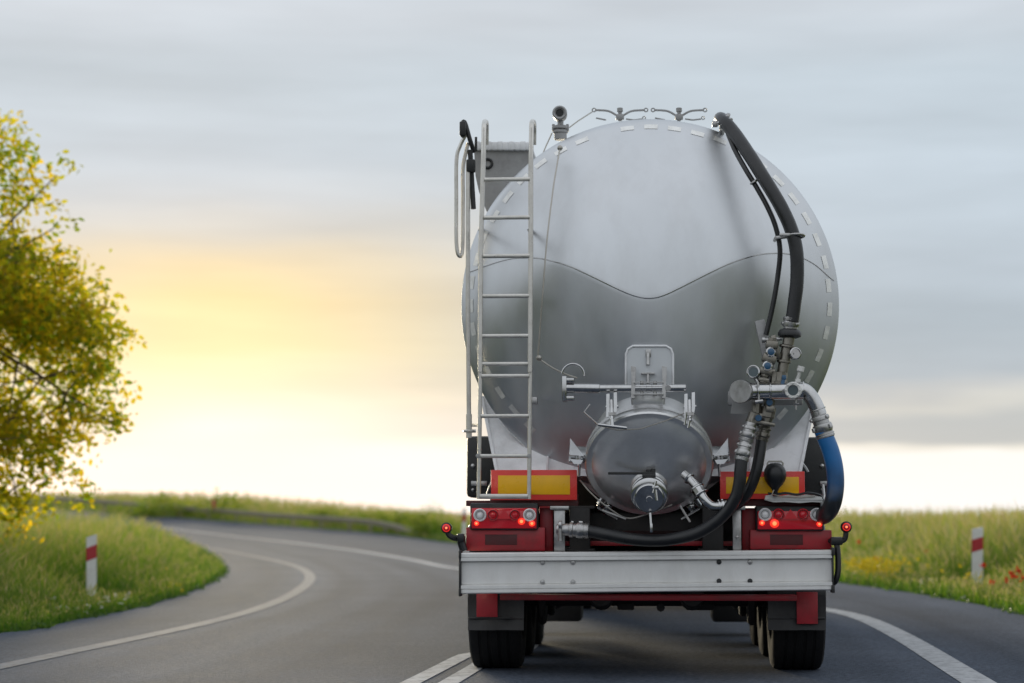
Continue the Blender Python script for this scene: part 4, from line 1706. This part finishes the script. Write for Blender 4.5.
def tall_grass(name, p, curve, hmin, hmax, wid, head, rise=2.2, **kw):
    ins = inside(ROADPOLY, p)
    p = p[~ins]
    d = edge_dist(curve, p)
    k = d > .04 + .10 * rng.random(len(p)) + .09 * vnoise(p, 3.5, 11)
    p, d = p[k], d[k]
    cl = vnoise(p, 2.0, 3) * .5 + vnoise(p, .6, 5) * .5
    keep = rng.random(len(p)) < np.clip(.75 + .5 * cl, .2, 1)
    p, d, cl = p[keep], d[keep], cl[keep]
    h = hmin + (hmax - hmin) * sstep(0.0, rise, d)
    h = h * (1 + .22 * cl) * rng.uniform(.5, 1.12, len(p))
    for (qx, qy) in POST_AT:          # shorter round the marker posts
        dd_ = np.hypot((p[:, 0] - qx) * 1.3, (p[:, 1] - qy + .5) * .7)
        h = h * (.32 + .68 * sstep(.35, 1.1, dd_))
    w = wid * rng.uniform(.6, 1.4, len(p)) * np.clip(p[:, 1] / 22, .8, 6)
    pos = np.c_[p, ground_h(p[:, 0], p[:, 1]) - .03]
    return blades(name, pos, h, w, M_GRASS, head=head, **kw)


# left island of tall grass
p = scatter(170000, (lambda y: -.42 * y - 1, lambda y: np.full_like(y, -2.2)), (12, 90))
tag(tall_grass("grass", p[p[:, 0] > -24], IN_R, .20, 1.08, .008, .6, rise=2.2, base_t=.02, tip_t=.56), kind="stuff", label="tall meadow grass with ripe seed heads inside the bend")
# right verge
p = np.r_[scatter(190000, (lambda y: np.full_like(y, 0.5), lambda y: .36 * y + 2), (17, 75)), scatter(60000, (lambda y: .36 * y + 2, lambda y: .75 * y + 9), (12, 75))]
p = p[p[:, 0] > np.interp(p[:, 1], OUT_R[:, 1][:200], OUT_R[:, 0][:200]) - 1]
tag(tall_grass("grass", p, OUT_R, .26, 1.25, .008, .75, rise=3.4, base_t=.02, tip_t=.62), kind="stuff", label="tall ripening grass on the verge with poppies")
# far verge beyond the bend, its sunny look painted in by a strawier tint
p = scatter(110000, (lambda y: -.33 * y - 4, lambda y: .05 * y + 3), (50, 300), True)
dd = edge_dist(OUT_R, p)
p = p[(dd < 26)]
side = edge_dist(OUT_R, p) < edge_dist(IN_R, p)
p = p[side]
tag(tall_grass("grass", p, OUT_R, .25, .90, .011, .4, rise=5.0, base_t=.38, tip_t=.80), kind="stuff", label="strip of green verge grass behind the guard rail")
# low clover and weeds fringe along both edges
M_WEED = leaf_mat("low_weeds", [(.03, .07, .012), (.06, .12, .02), (.10, .16, .03)], [(.08, .2, .02), (.15, .28, .03), (.22, .34, .05)], .35)


def leaves(name, P0, size, m, parent=None, tint=None, droop=.3, fold=.25):
    """Small folded leaf faces, each with its own turn."""
    n = len(P0)
    a = rng.uniform(0, 2 * math.pi, n)
    el = rng.normal(-droop, .6, n)
    ax = np.c_[np.cos(a) * np.cos(el), np.sin(a) * np.cos(el), np.sin(el)]
    rnd = rng.normal(0, 1, (n, 3))
    sd = np.cross(ax, rnd)
    sd /= np.linalg.norm(sd, axis=1)[:, None]
    nr = np.cross(ax, sd)
    s = np.asarray(size)[:, None] if hasattr(size, "__len__") else size
    V = np.zeros((n, 6, 3), np.float32)
    V[:, 0] = P0
    V[:, 1] = P0 + ax * s * .38 + sd * s * .30 + nr * s * fold * .4
    V[:, 2] = P0 + ax * s * .75 + sd * s * .20 + nr * s * fold * .25
    V[:, 3] = P0 + ax * s
    V[:, 4] = P0 + ax * s * .75 - sd * s * .20 + nr * s * fold * .25
    V[:, 5] = P0 + ax * s * .38 - sd * s * .30 + nr * s * fold * .4
    o = (np.arange(n) * 6)[:, None]
    q = np.concatenate([o + np.array([0, 1, 2, 3]), o + np.array([0, 3, 4, 5])])
    if tint is None:
        tint = rng.uniform(0, 1, n)
    return quick_mesh(name, V.reshape(-1, 3), q, np.zeros((0, 3), int), np.repeat(tint, 6), m, parent)


def fringe(name, curve, sgn, i0, i1, n, label):
    t = rng.uniform(i0, i1, n)
    i = t.astype(int)
    c = curve[i] + (curve[np.minimum(i + 1, len(curve) - 1)] - curve[i]) * (t - i)[:, None]
    tg = curve[np.minimum(i + 1, len(curve) - 1)] - curve[i]
    tg /= np.linalg.norm(tg, axis=1)[:, None] + 1e-9
    nn = np.c_[tg[:, 1], -tg[:, 0]] * sgn
    wob = .18 + .16 * np.sin(t * 1.7) + .1 * np.sin(t * 4.1)
    off = np.abs(rng.normal(0, .40, n)) - .10 + wob * .35
    q = c + nn * off[:, None]
    z = ground_h(q[:, 0], q[:, 1]) + rng.uniform(-.01, .10, n) * np.clip(off + .3, 0.1, 1)
    o = leaves(name, np.c_[q, z], rng.uniform(.03, .075, n), M_WEED)
    return tag(o, kind="stuff", label=label)


fringe("weeds", IN_R, -1, 40, 200, 26000, "low clover leaves along the inside edge of the asphalt")
fringe("weeds", OUT_R, 1, 40, 170, 22000, "low clover leaves along the outside edge of the asphalt")

# flowers
M_YFL = leaf_mat("yellow_petals", [(.55, .42, .01), (.65, .50, .015)], [(.6, .5, .02), (.7, .55, .03)], .3)
M_WFL = leaf_mat("white_petals", [(.5, .5, .42), (.65, .65, .58)], [(.6, .6, .5), (.7, .7, .6)], .3)


def flowers(name, spots, m, label):
    pts = []
    for (px, py, n, sx, sy, lift) in spots:
        g0 = gp(px, py, lift)
        k = rng.normal(0, 1, (n, 3))
        # each flower: a handful of petals round one point
        c = np.c_[g0[0] + k[:, 0] * sx, g0[1] + k[:, 1] * sy, g0[2] + k[:, 2] * .06]
        c = c[~inside(ROADPOLY, c[:, :2])]
        for _ in range(5):
            pts.append(c + rng.normal(0, .008, c.shape))
    pts = np.concatenate(pts)
    return tag(leaves(name, pts, rng.uniform(.028, .05, len(pts)), m, droop=-.2), kind="stuff", label=label)


flowers("yellow_flowers", [(848, 566, 320, .3, .8, .34), (866, 564, 320, .3, .8, .34), (858, 569, 160, .35, .6, .25), (888, 567, 16, .3, .7, .25), (945, 575, 22, .3, .6, .32)], M_YFL, "bright yellow flowers in the right verge")
flowers("yellow_flowers", [(148, 578, 10, .12, .4, .35), (192, 586, 8, .25, .4, .12), (205, 573, 8, .25, .5, .3)], M_YFL, "sparse yellow flowers in the grass inside the bend")
flowers("white_flowers", [(130, 602, 24, .35, .2, .10), (100, 608, 16, .3, .2, .08), (905, 586, 12, .3, .4, .12), (940, 591, 10, .3, .3, .12), (1000, 603, 18, .4, .3, .14)],
        M_WFL, "white clover blossoms beside the asphalt")

# poppies: each its own plant
M_POP = leaf_mat("poppy_petals", [(.50, .012, .008), (.60, .03, .015)], [(.7, .03, .01), (.8, .06, .02)], .35)
M_STEM = mat("green_stem", (.05, .10, .02), .7)
for (px, py, Y) in ((859, 542, 37), (877, 559, 34.5), (880, 562, 34), (1011, 574, 25.5), (1014, 577, 25), (1020, 573, 26), (1023, 578, 25), (1006, 580, 25.6), (983, 566, 28), (1017, 570, 26), (926, 552, 33), (992, 583, 25.5)):
    d = ray(px, py)
    t = Y / d[1]
    q = (d[0] * t, Y)
    z = max(.15, CAM_H + d[2] * t)
    e = empty("poppy", (q[0], q[1], float(ground_h(q[0], q[1]))))
    tag(e, "red poppy flower standing among tall grass of the right verge", "flower", "poppies in the right verge")
    n = 10
    V = np.zeros((n, 3))
    V[:, 2] = z
    V += rng.normal(0, .006, V.shape)
    leaves("petals", V, rng.uniform(.042, .062, n), M_POP, e, droop=-.35, fold=.5)
    s = MB()
    s.tube([(0, 0, 0), (.01, .01, z * .5), (0, 0, z)], .004, 5)
    s.build("stem", M_STEM, e)

# ---- shrubs on the far verge
M_BUSH = leaf_mat("bush_leaves", [(.05, .10, .016), (.09, .145, .024), (.15, .18, .035)], [(.16, .30, .02), (.32, .42, .03), (.50, .48, .05)], .5)


def bush(px, py, z0, rx, rz, n, label, size=.1, name="bush"):
    q = gp(px, py)
    e = empty(name, (q[0], q[1], q[2]))
    tag(e, label, "bush", "shrubs behind the guard rail")
    cs = rng.normal(0, 1, (14, 3)) * np.array([rx * .5, rx * .4, rz * .28]) + np.array([0, 0, rz * .5])
    k = rng.integers(0, 14, n)
    c = cs[k] + rng.normal(0, 1, (n, 3)) * np.array([rx * .2, rx * .2, rz * .16])
    c[:, 2] = np.abs(c[:, 2])
    leaves("foliage", c, rng.uniform(.6, 1.3, n) * size, M_BUSH, e)
    s = MB()
    for kk in range(6):
        t = cs[kk]
        s.tube([(0, 0, 0), (t[0] * .4, t[1] * .4, t[2] * .6), tuple(t)], [.03, .02, .008], 6)
    s.build("stem", M_TRUNK, e)


bush(433, 538, 0, 1.0, 1.05, 2600, "bright green rounded bush at the end of the guard rail beside the truck")
bush(400, 533, 0, 1.3, .95, 1800, "low spreading green bush just left of the rounded one by the rail end")
bush(345, 527.5, 0, 1.9, .85, 1800, "hazy yellow-green bush behind the middle of the guard rail", .13)
bush(180, 517, 0, 3.0, .95, 1800, "pale sunlit bush behind the far stretch of guard rail", .2)

# ---- guard rail on the far verge
rail = empty("guard_rail", (0, 0, 0))
rp = []
for (px, py, pe) in ((20, 493.5, 506), (60, 497, 508.5), (99, 499.5, 511), (140, 503, 514), (180, 506, 517), (225, 509, 520.5), (270, 513, 524.5), (315, 515.5, 528), (359, 518.5, 531.5), (385, 522, 533.5), (405, 526.5, 535.5), (424, 533, 537.5)):
    b = gp(px, pe)
    k = 1.0
    X, Y = b[0] * k, b[1] * k
    d = ray(px, py)
    t = Y / d[1]
    rp.append(Vector((X, Y, CAM_H + d[2] * t)))
rsp = spline(rp, 8)
rail.location = (rp[-1].x, rp[-1].y, float(ground_h(rp[-1].x, rp[-1].y)))
mb = MB()
L0 = Vector(rail.location)
vs, fs = [], []
prof = [(0, .0), (.05, -.03), (.05, -.07), (0, -.11), (.05, -.15), (.05, -.19), (0, -.22)]
nP = len(prof)
for side_ in (0, .012):
    for i, p_ in enumerate(rsp):
        t = (rsp[min(i + 1, len(rsp) - 1)] - rsp[max(i - 1, 0)])
        t.z = 0
        t.normalize()
        nn = Vector((-t.y, t.x, 0))
        if nn.y > 0:
            nn = -nn
        for (o_, z_) in prof:
            vs.append(p_ + nn * (o_ + side_) + Vector((0, 0, z_)) - L0)
half = len(rsp) * nP
for sd_ in (0, half):
    for i in range(len(rsp) - 1):
        for j in range(nP - 1):
            fs.append((sd_ + i * nP + j, sd_ + i * nP + j + 1, sd_ + (i + 1) * nP + j + 1, sd_ + (i + 1) * nP + j))
mb.add(vs, fs)
mb.build("rail_beam", M_RAIL, rail)
for i in range(2, len(rsp) - 4, 5):
    p_ = rsp[i]
    gz = float(ground_h(p_.x, p_.y))
    m2 = MB()
    m2.box(Vector((p_.x, p_.y + .08, (p_.z + gz - .1) / 2)) - L0, (.12, .08, p_.z - gz + .1), bev=.01)
    m2.build("post", M_RAIL, rail)
q = rp[5]
m2 = MB()
m2.box(Vector((gp(214, 520)[0], q.y, q.z + .25)) - L0, (.16, .06, .42), bev=.02)
m2.build("reflector_marker", M_POSTR, rail)
tag(rail, "weathered steel guard rail along the outside of the bend", "guard rail")


# ---- delineator posts
def post(px_b, py_b, py_top, wpx, label, tilt=0.0):
    b = gp(px_b, py_b)
    d = ray(px_b, py_top)
    ht = CAM_H + d[2] * b[1] / d[1] - b[2]
    w = wpx * b[1] / F
    e = empty("delineator_post", (b[0], b[1], b[2]), R_(8))
    e.rotation_euler = (0, tilt, R_(6))
    tag(e, label, "post", "road marker posts")

    def pr(z0l, z0r, z1l, z1r, grow):
        m_ = MB()
        hw, dp = w / 2 + grow, .03 + grow
        sec = [(-hw, -dp * .4), (-hw * .75, -dp), (hw * .75, -dp), (hw, -dp * .4), (hw * .8, dp), (-hw * .8, dp)]
        n = len(sec)
        zz = lambda x, l, r: l + (r - l) * (x + hw) / (2 * hw)
        vs = [(x, y, zz(x, z0l, z0r)) for x, y in sec] + [(x, y, zz(x, z1l, z1r)) for x, y in sec]
        m_.add(vs, [tuple(range(n - 1, -1, -1)), tuple(range(n, 2 * n))] + [(i, (i + 1) % n, (i + 1) % n + n, i + n) for i in range(n)])
        return m_
    pr(-.2, -.2, ht - .03, ht + .01, 0).build("post_body", M_POSTW, e, smooth=False)
    pr(ht * .60, ht * .66, ht * .80, ht * .86, .003).build("red_band", M_POSTR, e, smooth=False)
    pr(-.1, -.1, ht * .10, ht * .12, .002).build("dark_foot", M_GREY, e, smooth=False)


post(91.5, 601, 535, 10.2, "white roadside post with red band standing in the grass inside the bend", R_(-1))
post(977, 590, 527.5, 11.5, "white roadside post with red band in tall grass right of the truck", R_(1.5))
post(464, 545, 508, 3.6, "small far white post beside the bush left of the truck")

# ---- tree at the left edge
BY = [105, 112, 135, 150, 160, 172, 185, 200, 215, 230, 250, 280, 310, 335, 360, 390, 425, 440, 450, 480, 505, 515, 525, 545]
BX = [-40, 18, 22, 30, 72, 62, 55, 60, 66, 58, 76, 102, 124, 135, 128, 131, 130, 112, 98, 98, 90, 45, 36, 20]
M_LEAF = leaf_mat("tree_leaves", [(.045, .075, .012), (.080, .11, .014), (.13, .13, .014), (.20, .16, .016)],
                  [(.22, .34, .012), (.50, .50, .016), (.80, .62, .02), (.94, .64, .02)], .76)
TX, TY = -9.3, 26.5
tree = empty("broadleaf_tree", (TX, TY, 0))
tag(tree, "leafy broadleaf tree glowing golden in the low light at the picture edge", "tree")


def proj(p):
    x, y, z = p[..., 0] + TX, p[..., 1] + TY, p[..., 2] - CAM_H
    cx = x
    cz = y * math.cos(PITCH) + z * math.sin(PITCH)
    cy = -y * math.sin(PITCH) + z * math.cos(PITCH)
    return 512 + F * cx / cz, 341.5 - F * cy / cz


C = rng.normal(0, 1, (14000, 3))
C /= np.linalg.norm(C, axis=1)[:, None]
C *= (rng.random(14000) ** (1 / 2.2))[:, None]
C = C * np.array([4.9, 2.0, 3.3]) + np.array([0, 0, 3.75])
C = C[C[:, 2] > .7]
px, py = proj(C)
lim = np.interp(py, BY, BX)
ok = px < lim - 24 + rng.normal(0, 5, len(px))
low = (py > 452) & (py < 488) & (px > 0) & (px < 78)
ok &= ~(low & (rng.random(len(px)) < .75))
ok &= ~((py > 488) & (px > 34) & (px < 80) & (rng.random(len(px)) < .85))
ok &= ~((py > 505) & (px > 34))
ok &= rng.random(len(px)) < np.clip((py - 95) / 150, .12, 1)
# gaps between clumps
gap = np.sin(C[:, 0] * 2.3 + 1) * np.sin(C[:, 1] * 2.1) + np.sin(C[:, 2] * 2.9 + C[:, 0]) * .8
ok &= rng.random(len(px)) < np.clip(.6 + .6 * gap, .03, 1)
C = C[ok]
vis = (proj(C)[0] > -60)
near = C[vis]
far_ = C[~vis]
C = np.concatenate([near[:520], far_[:470]])
extra = []
for (x, y) in ((68, 160), (73, 166), (60, 175), (57, 228), (76, 222), (62, 205), (22, 128), (15, 118), (8, 126), (25, 140), (132, 336), (126, 330), (128, 428), (122, 420), (118, 424), (130, 392), (112, 300), (104, 284),
               (92, 495), (90, 505), (88, 485), (84, 478), (15, 500), (22, 512), (8, 520), (12, 535), (28, 520)):
    d = ray(x - 3, y)
    dep = TY + random.uniform(-1.0, .8)
    t = dep / d[1]
    extra.append((d[0] * t - TX, dep - TY, CAM_H + d[2] * t))
extra = np.array(extra)
C = np.concatenate([C, extra])
nl = 36
cnt = np.r_[np.full(len(C) - len(extra), nl), np.full(len(extra), 13)]
idx = np.repeat(np.arange(len(C)), cnt)
sig = np.where(idx < len(C) - len(extra), .17, .08)
LP = C[idx] + rng.normal(0, 1, (len(idx), 3)) * sig[:, None] * np.array([1, 1, .8])
ct = np.clip(rng.normal(.42, .24, len(C)), 0, 1)
lt = np.clip(ct[idx] + rng.normal(0, .14, len(idx)), 0, 1)
leaves("crown", LP, rng.uniform(.06, .125, len(LP)), M_LEAF, tree, lt)
# trunk and limbs
tb = MB()
tb.tube(spline([(0, 0, -.2), (.05, .02, .8), (.0, .05, 2.0), (.15, 0, 3.6), (.1, .1, 5.2), (.2, 0, 6.4)], 5), list(np.linspace(.22, .03, 26)), 12)
tb.build("trunk", M_TRUNK, tree)
for k in range(16):
    lb = MB()
    z0 = random.uniform(.9, 4.6)
    tgt = C[int(rng.integers(0, len(near[:520])))] if k < 11 else C[-int(rng.integers(1, 27))]
    mid = Vector((tgt[0] * .45, tgt[1] * .45, z0 + (tgt[2] - z0) * .35 + .25))
    pts = spline([Vector((.05, .03, z0)), mid, Vector(tgt)], 7)
    lb.tube(pts, list(np.linspace(.055, .007, len(pts))), 7)
    # side twigs
    for _ in range(20):
        j = random.randrange(3, len(pts))
        a = pts[j]
        near_i = int(np.argmin(np.linalg.norm(C - np.array(a) - rng.normal(0, .6, 3), axis=1)))
        b = Vector(C[near_i])
        if (b - a).length < 1.1 and b.z < 4.6:
            lb.tube([a, (a + b) / 2 + Vector((0, 0, .05)), b], [.016, .010, .005], 5)
    lb.build("limb", M_TRUNK, tree)

# ================================================================== SKY AND LIGHT
SUN_EL, SUN_AZ = R_(3.4), R_(-11.0)
w = bpy.data.worlds.new("World")
scene.world = w
w.use_nodes = True
nt = w.node_tree
N, L = nt.nodes, nt.links
bg = N["Background"]
bg.inputs["Strength"].default_value = 0.1
sky = N.new("ShaderNodeTexSky")
sky.sky_type = 'NISHITA'
sky.sun_disc = False
sky.sun_elevation = SUN_EL
sky.sun_rotation = SUN_AZ
tc = N.new("ShaderNodeTexCoord")
sp_ = N.new("ShaderNodeSeparateXYZ")
L.new(tc.outputs["Generated"], sp_.inputs[0])


def M(op, a, b=None, c=None, clamp=False):
    n = N.new("ShaderNodeMath")
    n.operation = op
    n.use_clamp = clamp
    for i, v in enumerate((a, b, c)):
        if v is None:
            continue
        if isinstance(v, (int, float)):
            n.inputs[i].default_value = v
        else:
            L.new(v, n.inputs[i])
    return n.outputs[0]


def mixc(f, a, b):
    n = N.new("ShaderNodeMix")
    n.data_type = 'RGBA'
    for i, v in ((0, f), (6, a), (7, b)):
        if isinstance(v, (int, float)):
            n.inputs[i].default_value = v
        elif isinstance(v, tuple):
            n.inputs[i].default_value = (*v, 1)
        else:
            L.new(v, n.inputs[i])
    return n.outputs[2]


def ramp(f, stops, interp='LINEAR'):
    n = N.new("ShaderNodeValToRGB")
    n.color_ramp.interpolation = interp
    e = n.color_ramp.elements
    e[0].position, e[0].color = stops[0][0], (*stops[0][1], 1)
    e[1].position, e[1].color = stops[-1][0], (*stops[-1][1], 1)
    for p_, c_ in stops[1:-1]:
        x = e.new(p_)
        x.color = (*c_, 1)
    L.new(f, n.inputs[0])
    return n.outputs[0]


el = M('MULTIPLY', M('ARCSINE', sp_.outputs["Z"]), 57.2958)
az = M('MULTIPLY', M('ARCTAN2', sp_.outputs["X"], sp_.outputs["Y"]), 57.2958)


def cnoise(sx, sy, scale, detail, seed, rough=.55):
    cb = N.new("ShaderNodeCombineXYZ")
    L.new(M('MULTIPLY', az, sx), cb.inputs[0])
    L.new(M('MULTIPLY', el, sy), cb.inputs[1])
    cb.inputs[2].default_value = seed
    n = N.new("ShaderNodeTexNoise")
    n.inputs["Scale"].default_value = scale
    n.inputs["Detail"].default_value = detail
    n.inputs["Roughness"].default_value = rough
    L.new(cb.outputs[0], n.inputs["Vector"])
    return n.outputs[0]


n_a = cnoise(.075, .30, 1.0, 4, 3.1)
n_b = cnoise(.10, .75, 1.0, 5, 9.7)
n_c = cnoise(.04, .16, 1.0, 3, 5.3)
el_w = M('ADD', el, M('MULTIPLY', M('SUBTRACT', n_a, .5), 2.2))
el_n = M('DIVIDE', el_w, 20.0, clamp=True)
grey = ramp(el_n, [(0, (1.06, 1.06, 1.04)), (.094, (1.07, 1.06, 1.01)), (.106, (.90, .88, .80)), (.114, (.57, .60, .60)), (.15, (.55, .585, .595)), (.166, (.68, .69, .66)), (.18, (.58, .61, .625)), (.20, (.475, .54, .60)), (.26, (.455, .53, .60)), (.35, (.53, .61, .69)),
                   (.49, (.60, .69, .775)), (.62, (.58, .665, .74)), (.72, (.64, .70, .765)), (1, (.70, .77, .85))])
# golden break in the cloud low to the left
g_az = M('POWER', 2.71828, M('MULTIPLY', M('POWER', M('ABSOLUTE', M('DIVIDE', M('ADD', az, 8.5), 8.0)), 2.0), -1.0))
el_g = M('ADD', el, M('MULTIPLY', M('SUBTRACT', n_c, .5), 4.2))
g_el = ramp(M('DIVIDE', el_g, 20.0, clamp=True), [(0, (1, 1, 1)), (.36, (1, 1, 1)), (.45, (.5, .5, .5)), (.56, (0, 0, 0)), (1, (0, 0, 0))], 'EASE')
gcol = ramp(M('DIVIDE', el_g, 20.0, clamp=True), [(0, (1.10, 1.09, 1.04)), (.10, (1.12, 1.07, .95)), (.15, (1.08, 1.0, .76)), (.22, (1.05, .91, .55)), (.31, (1.0, .82, .47)), (.40, (.92, .80, .58)), (.49, (.74, .73, .70)), (1, (.66, .68, .72))])
gb = N.new("ShaderNodeRGBToBW")
L.new(g_el, gb.inputs[0])
front = mixc(M('MULTIPLY', g_az, gb.outputs[0], clamp=True), grey, gcol)
# streaks
streak = M('MULTIPLY_ADD', M('SUBTRACT', n_b, .5), .36, 1.0)
hz = M('MULTIPLY_ADD', M('DIVIDE', el, 4.0, clamp=True), 1.0, 0.0)
streak = M('ADD', M('MULTIPLY', M('SUBTRACT', streak, 1.0), hz), 1.0)
# overcast behind the viewer
back = ramp(M('DIVIDE', el_w, 60.0, clamp=True), [(0, (.38, .39, .41)), (.06, (.47, .49, .52)), (.13, (.66, .695, .73)), (.4, (.84, .89, .95)), (1, (.94, .98, 1.04))])
fb_ = M('MULTIPLY_ADD', M('COSINE', M('MULTIPLY', az, .01745)), 2.2, -.7, clamp=True)
cloud = mixc(fb_, back, front)
vm = N.new("ShaderNodeVectorMath")
vm.operation = 'SCALE'
L.new(cloud, vm.inputs[0])
L.new(M('MULTIPLY', streak, 10.0), vm.inputs[3])
final = mixc(.94, sky.outputs[0], vm.outputs[0])
L.new(final, bg.inputs["Color"])

sun = bpy.data.lights.new("sun", 'SUN')
sun.energy = 4.6
sun.angle = R_(12)
sun.color = (1.0, .86, .62)
so = bpy.data.objects.new("sun", sun)
COL.objects.link(so)
sdir = Vector((math.sin(SUN_AZ) * math.cos(SUN_EL), math.cos(SUN_AZ) * math.cos(SUN_EL), math.sin(SUN_EL)))
so.rotation_euler = (-sdir).to_track_quat('-Z', 'Y').to_euler()
so.location = (-20, 80, 30)

cam_data.dof.use_dof = True
cam_data.dof.focus_distance = 13.0
cam_data.dof.aperture_fstop = 1.5
cam_data.dof.aperture_blades = 9

scene.view_settings.view_transform = 'Standard'
scene.view_settings.look = 'None'
scene.view_settings.exposure = 0.0
scene.view_settings.gamma = 1.0
scene.render.engine = 'CYCLES'
scene.cycles.use_denoising = True
scene.cycles.max_bounces = 8
scene.cycles.transparent_max_bounces = 8
scene.cycles.sample_clamp_indirect = 6
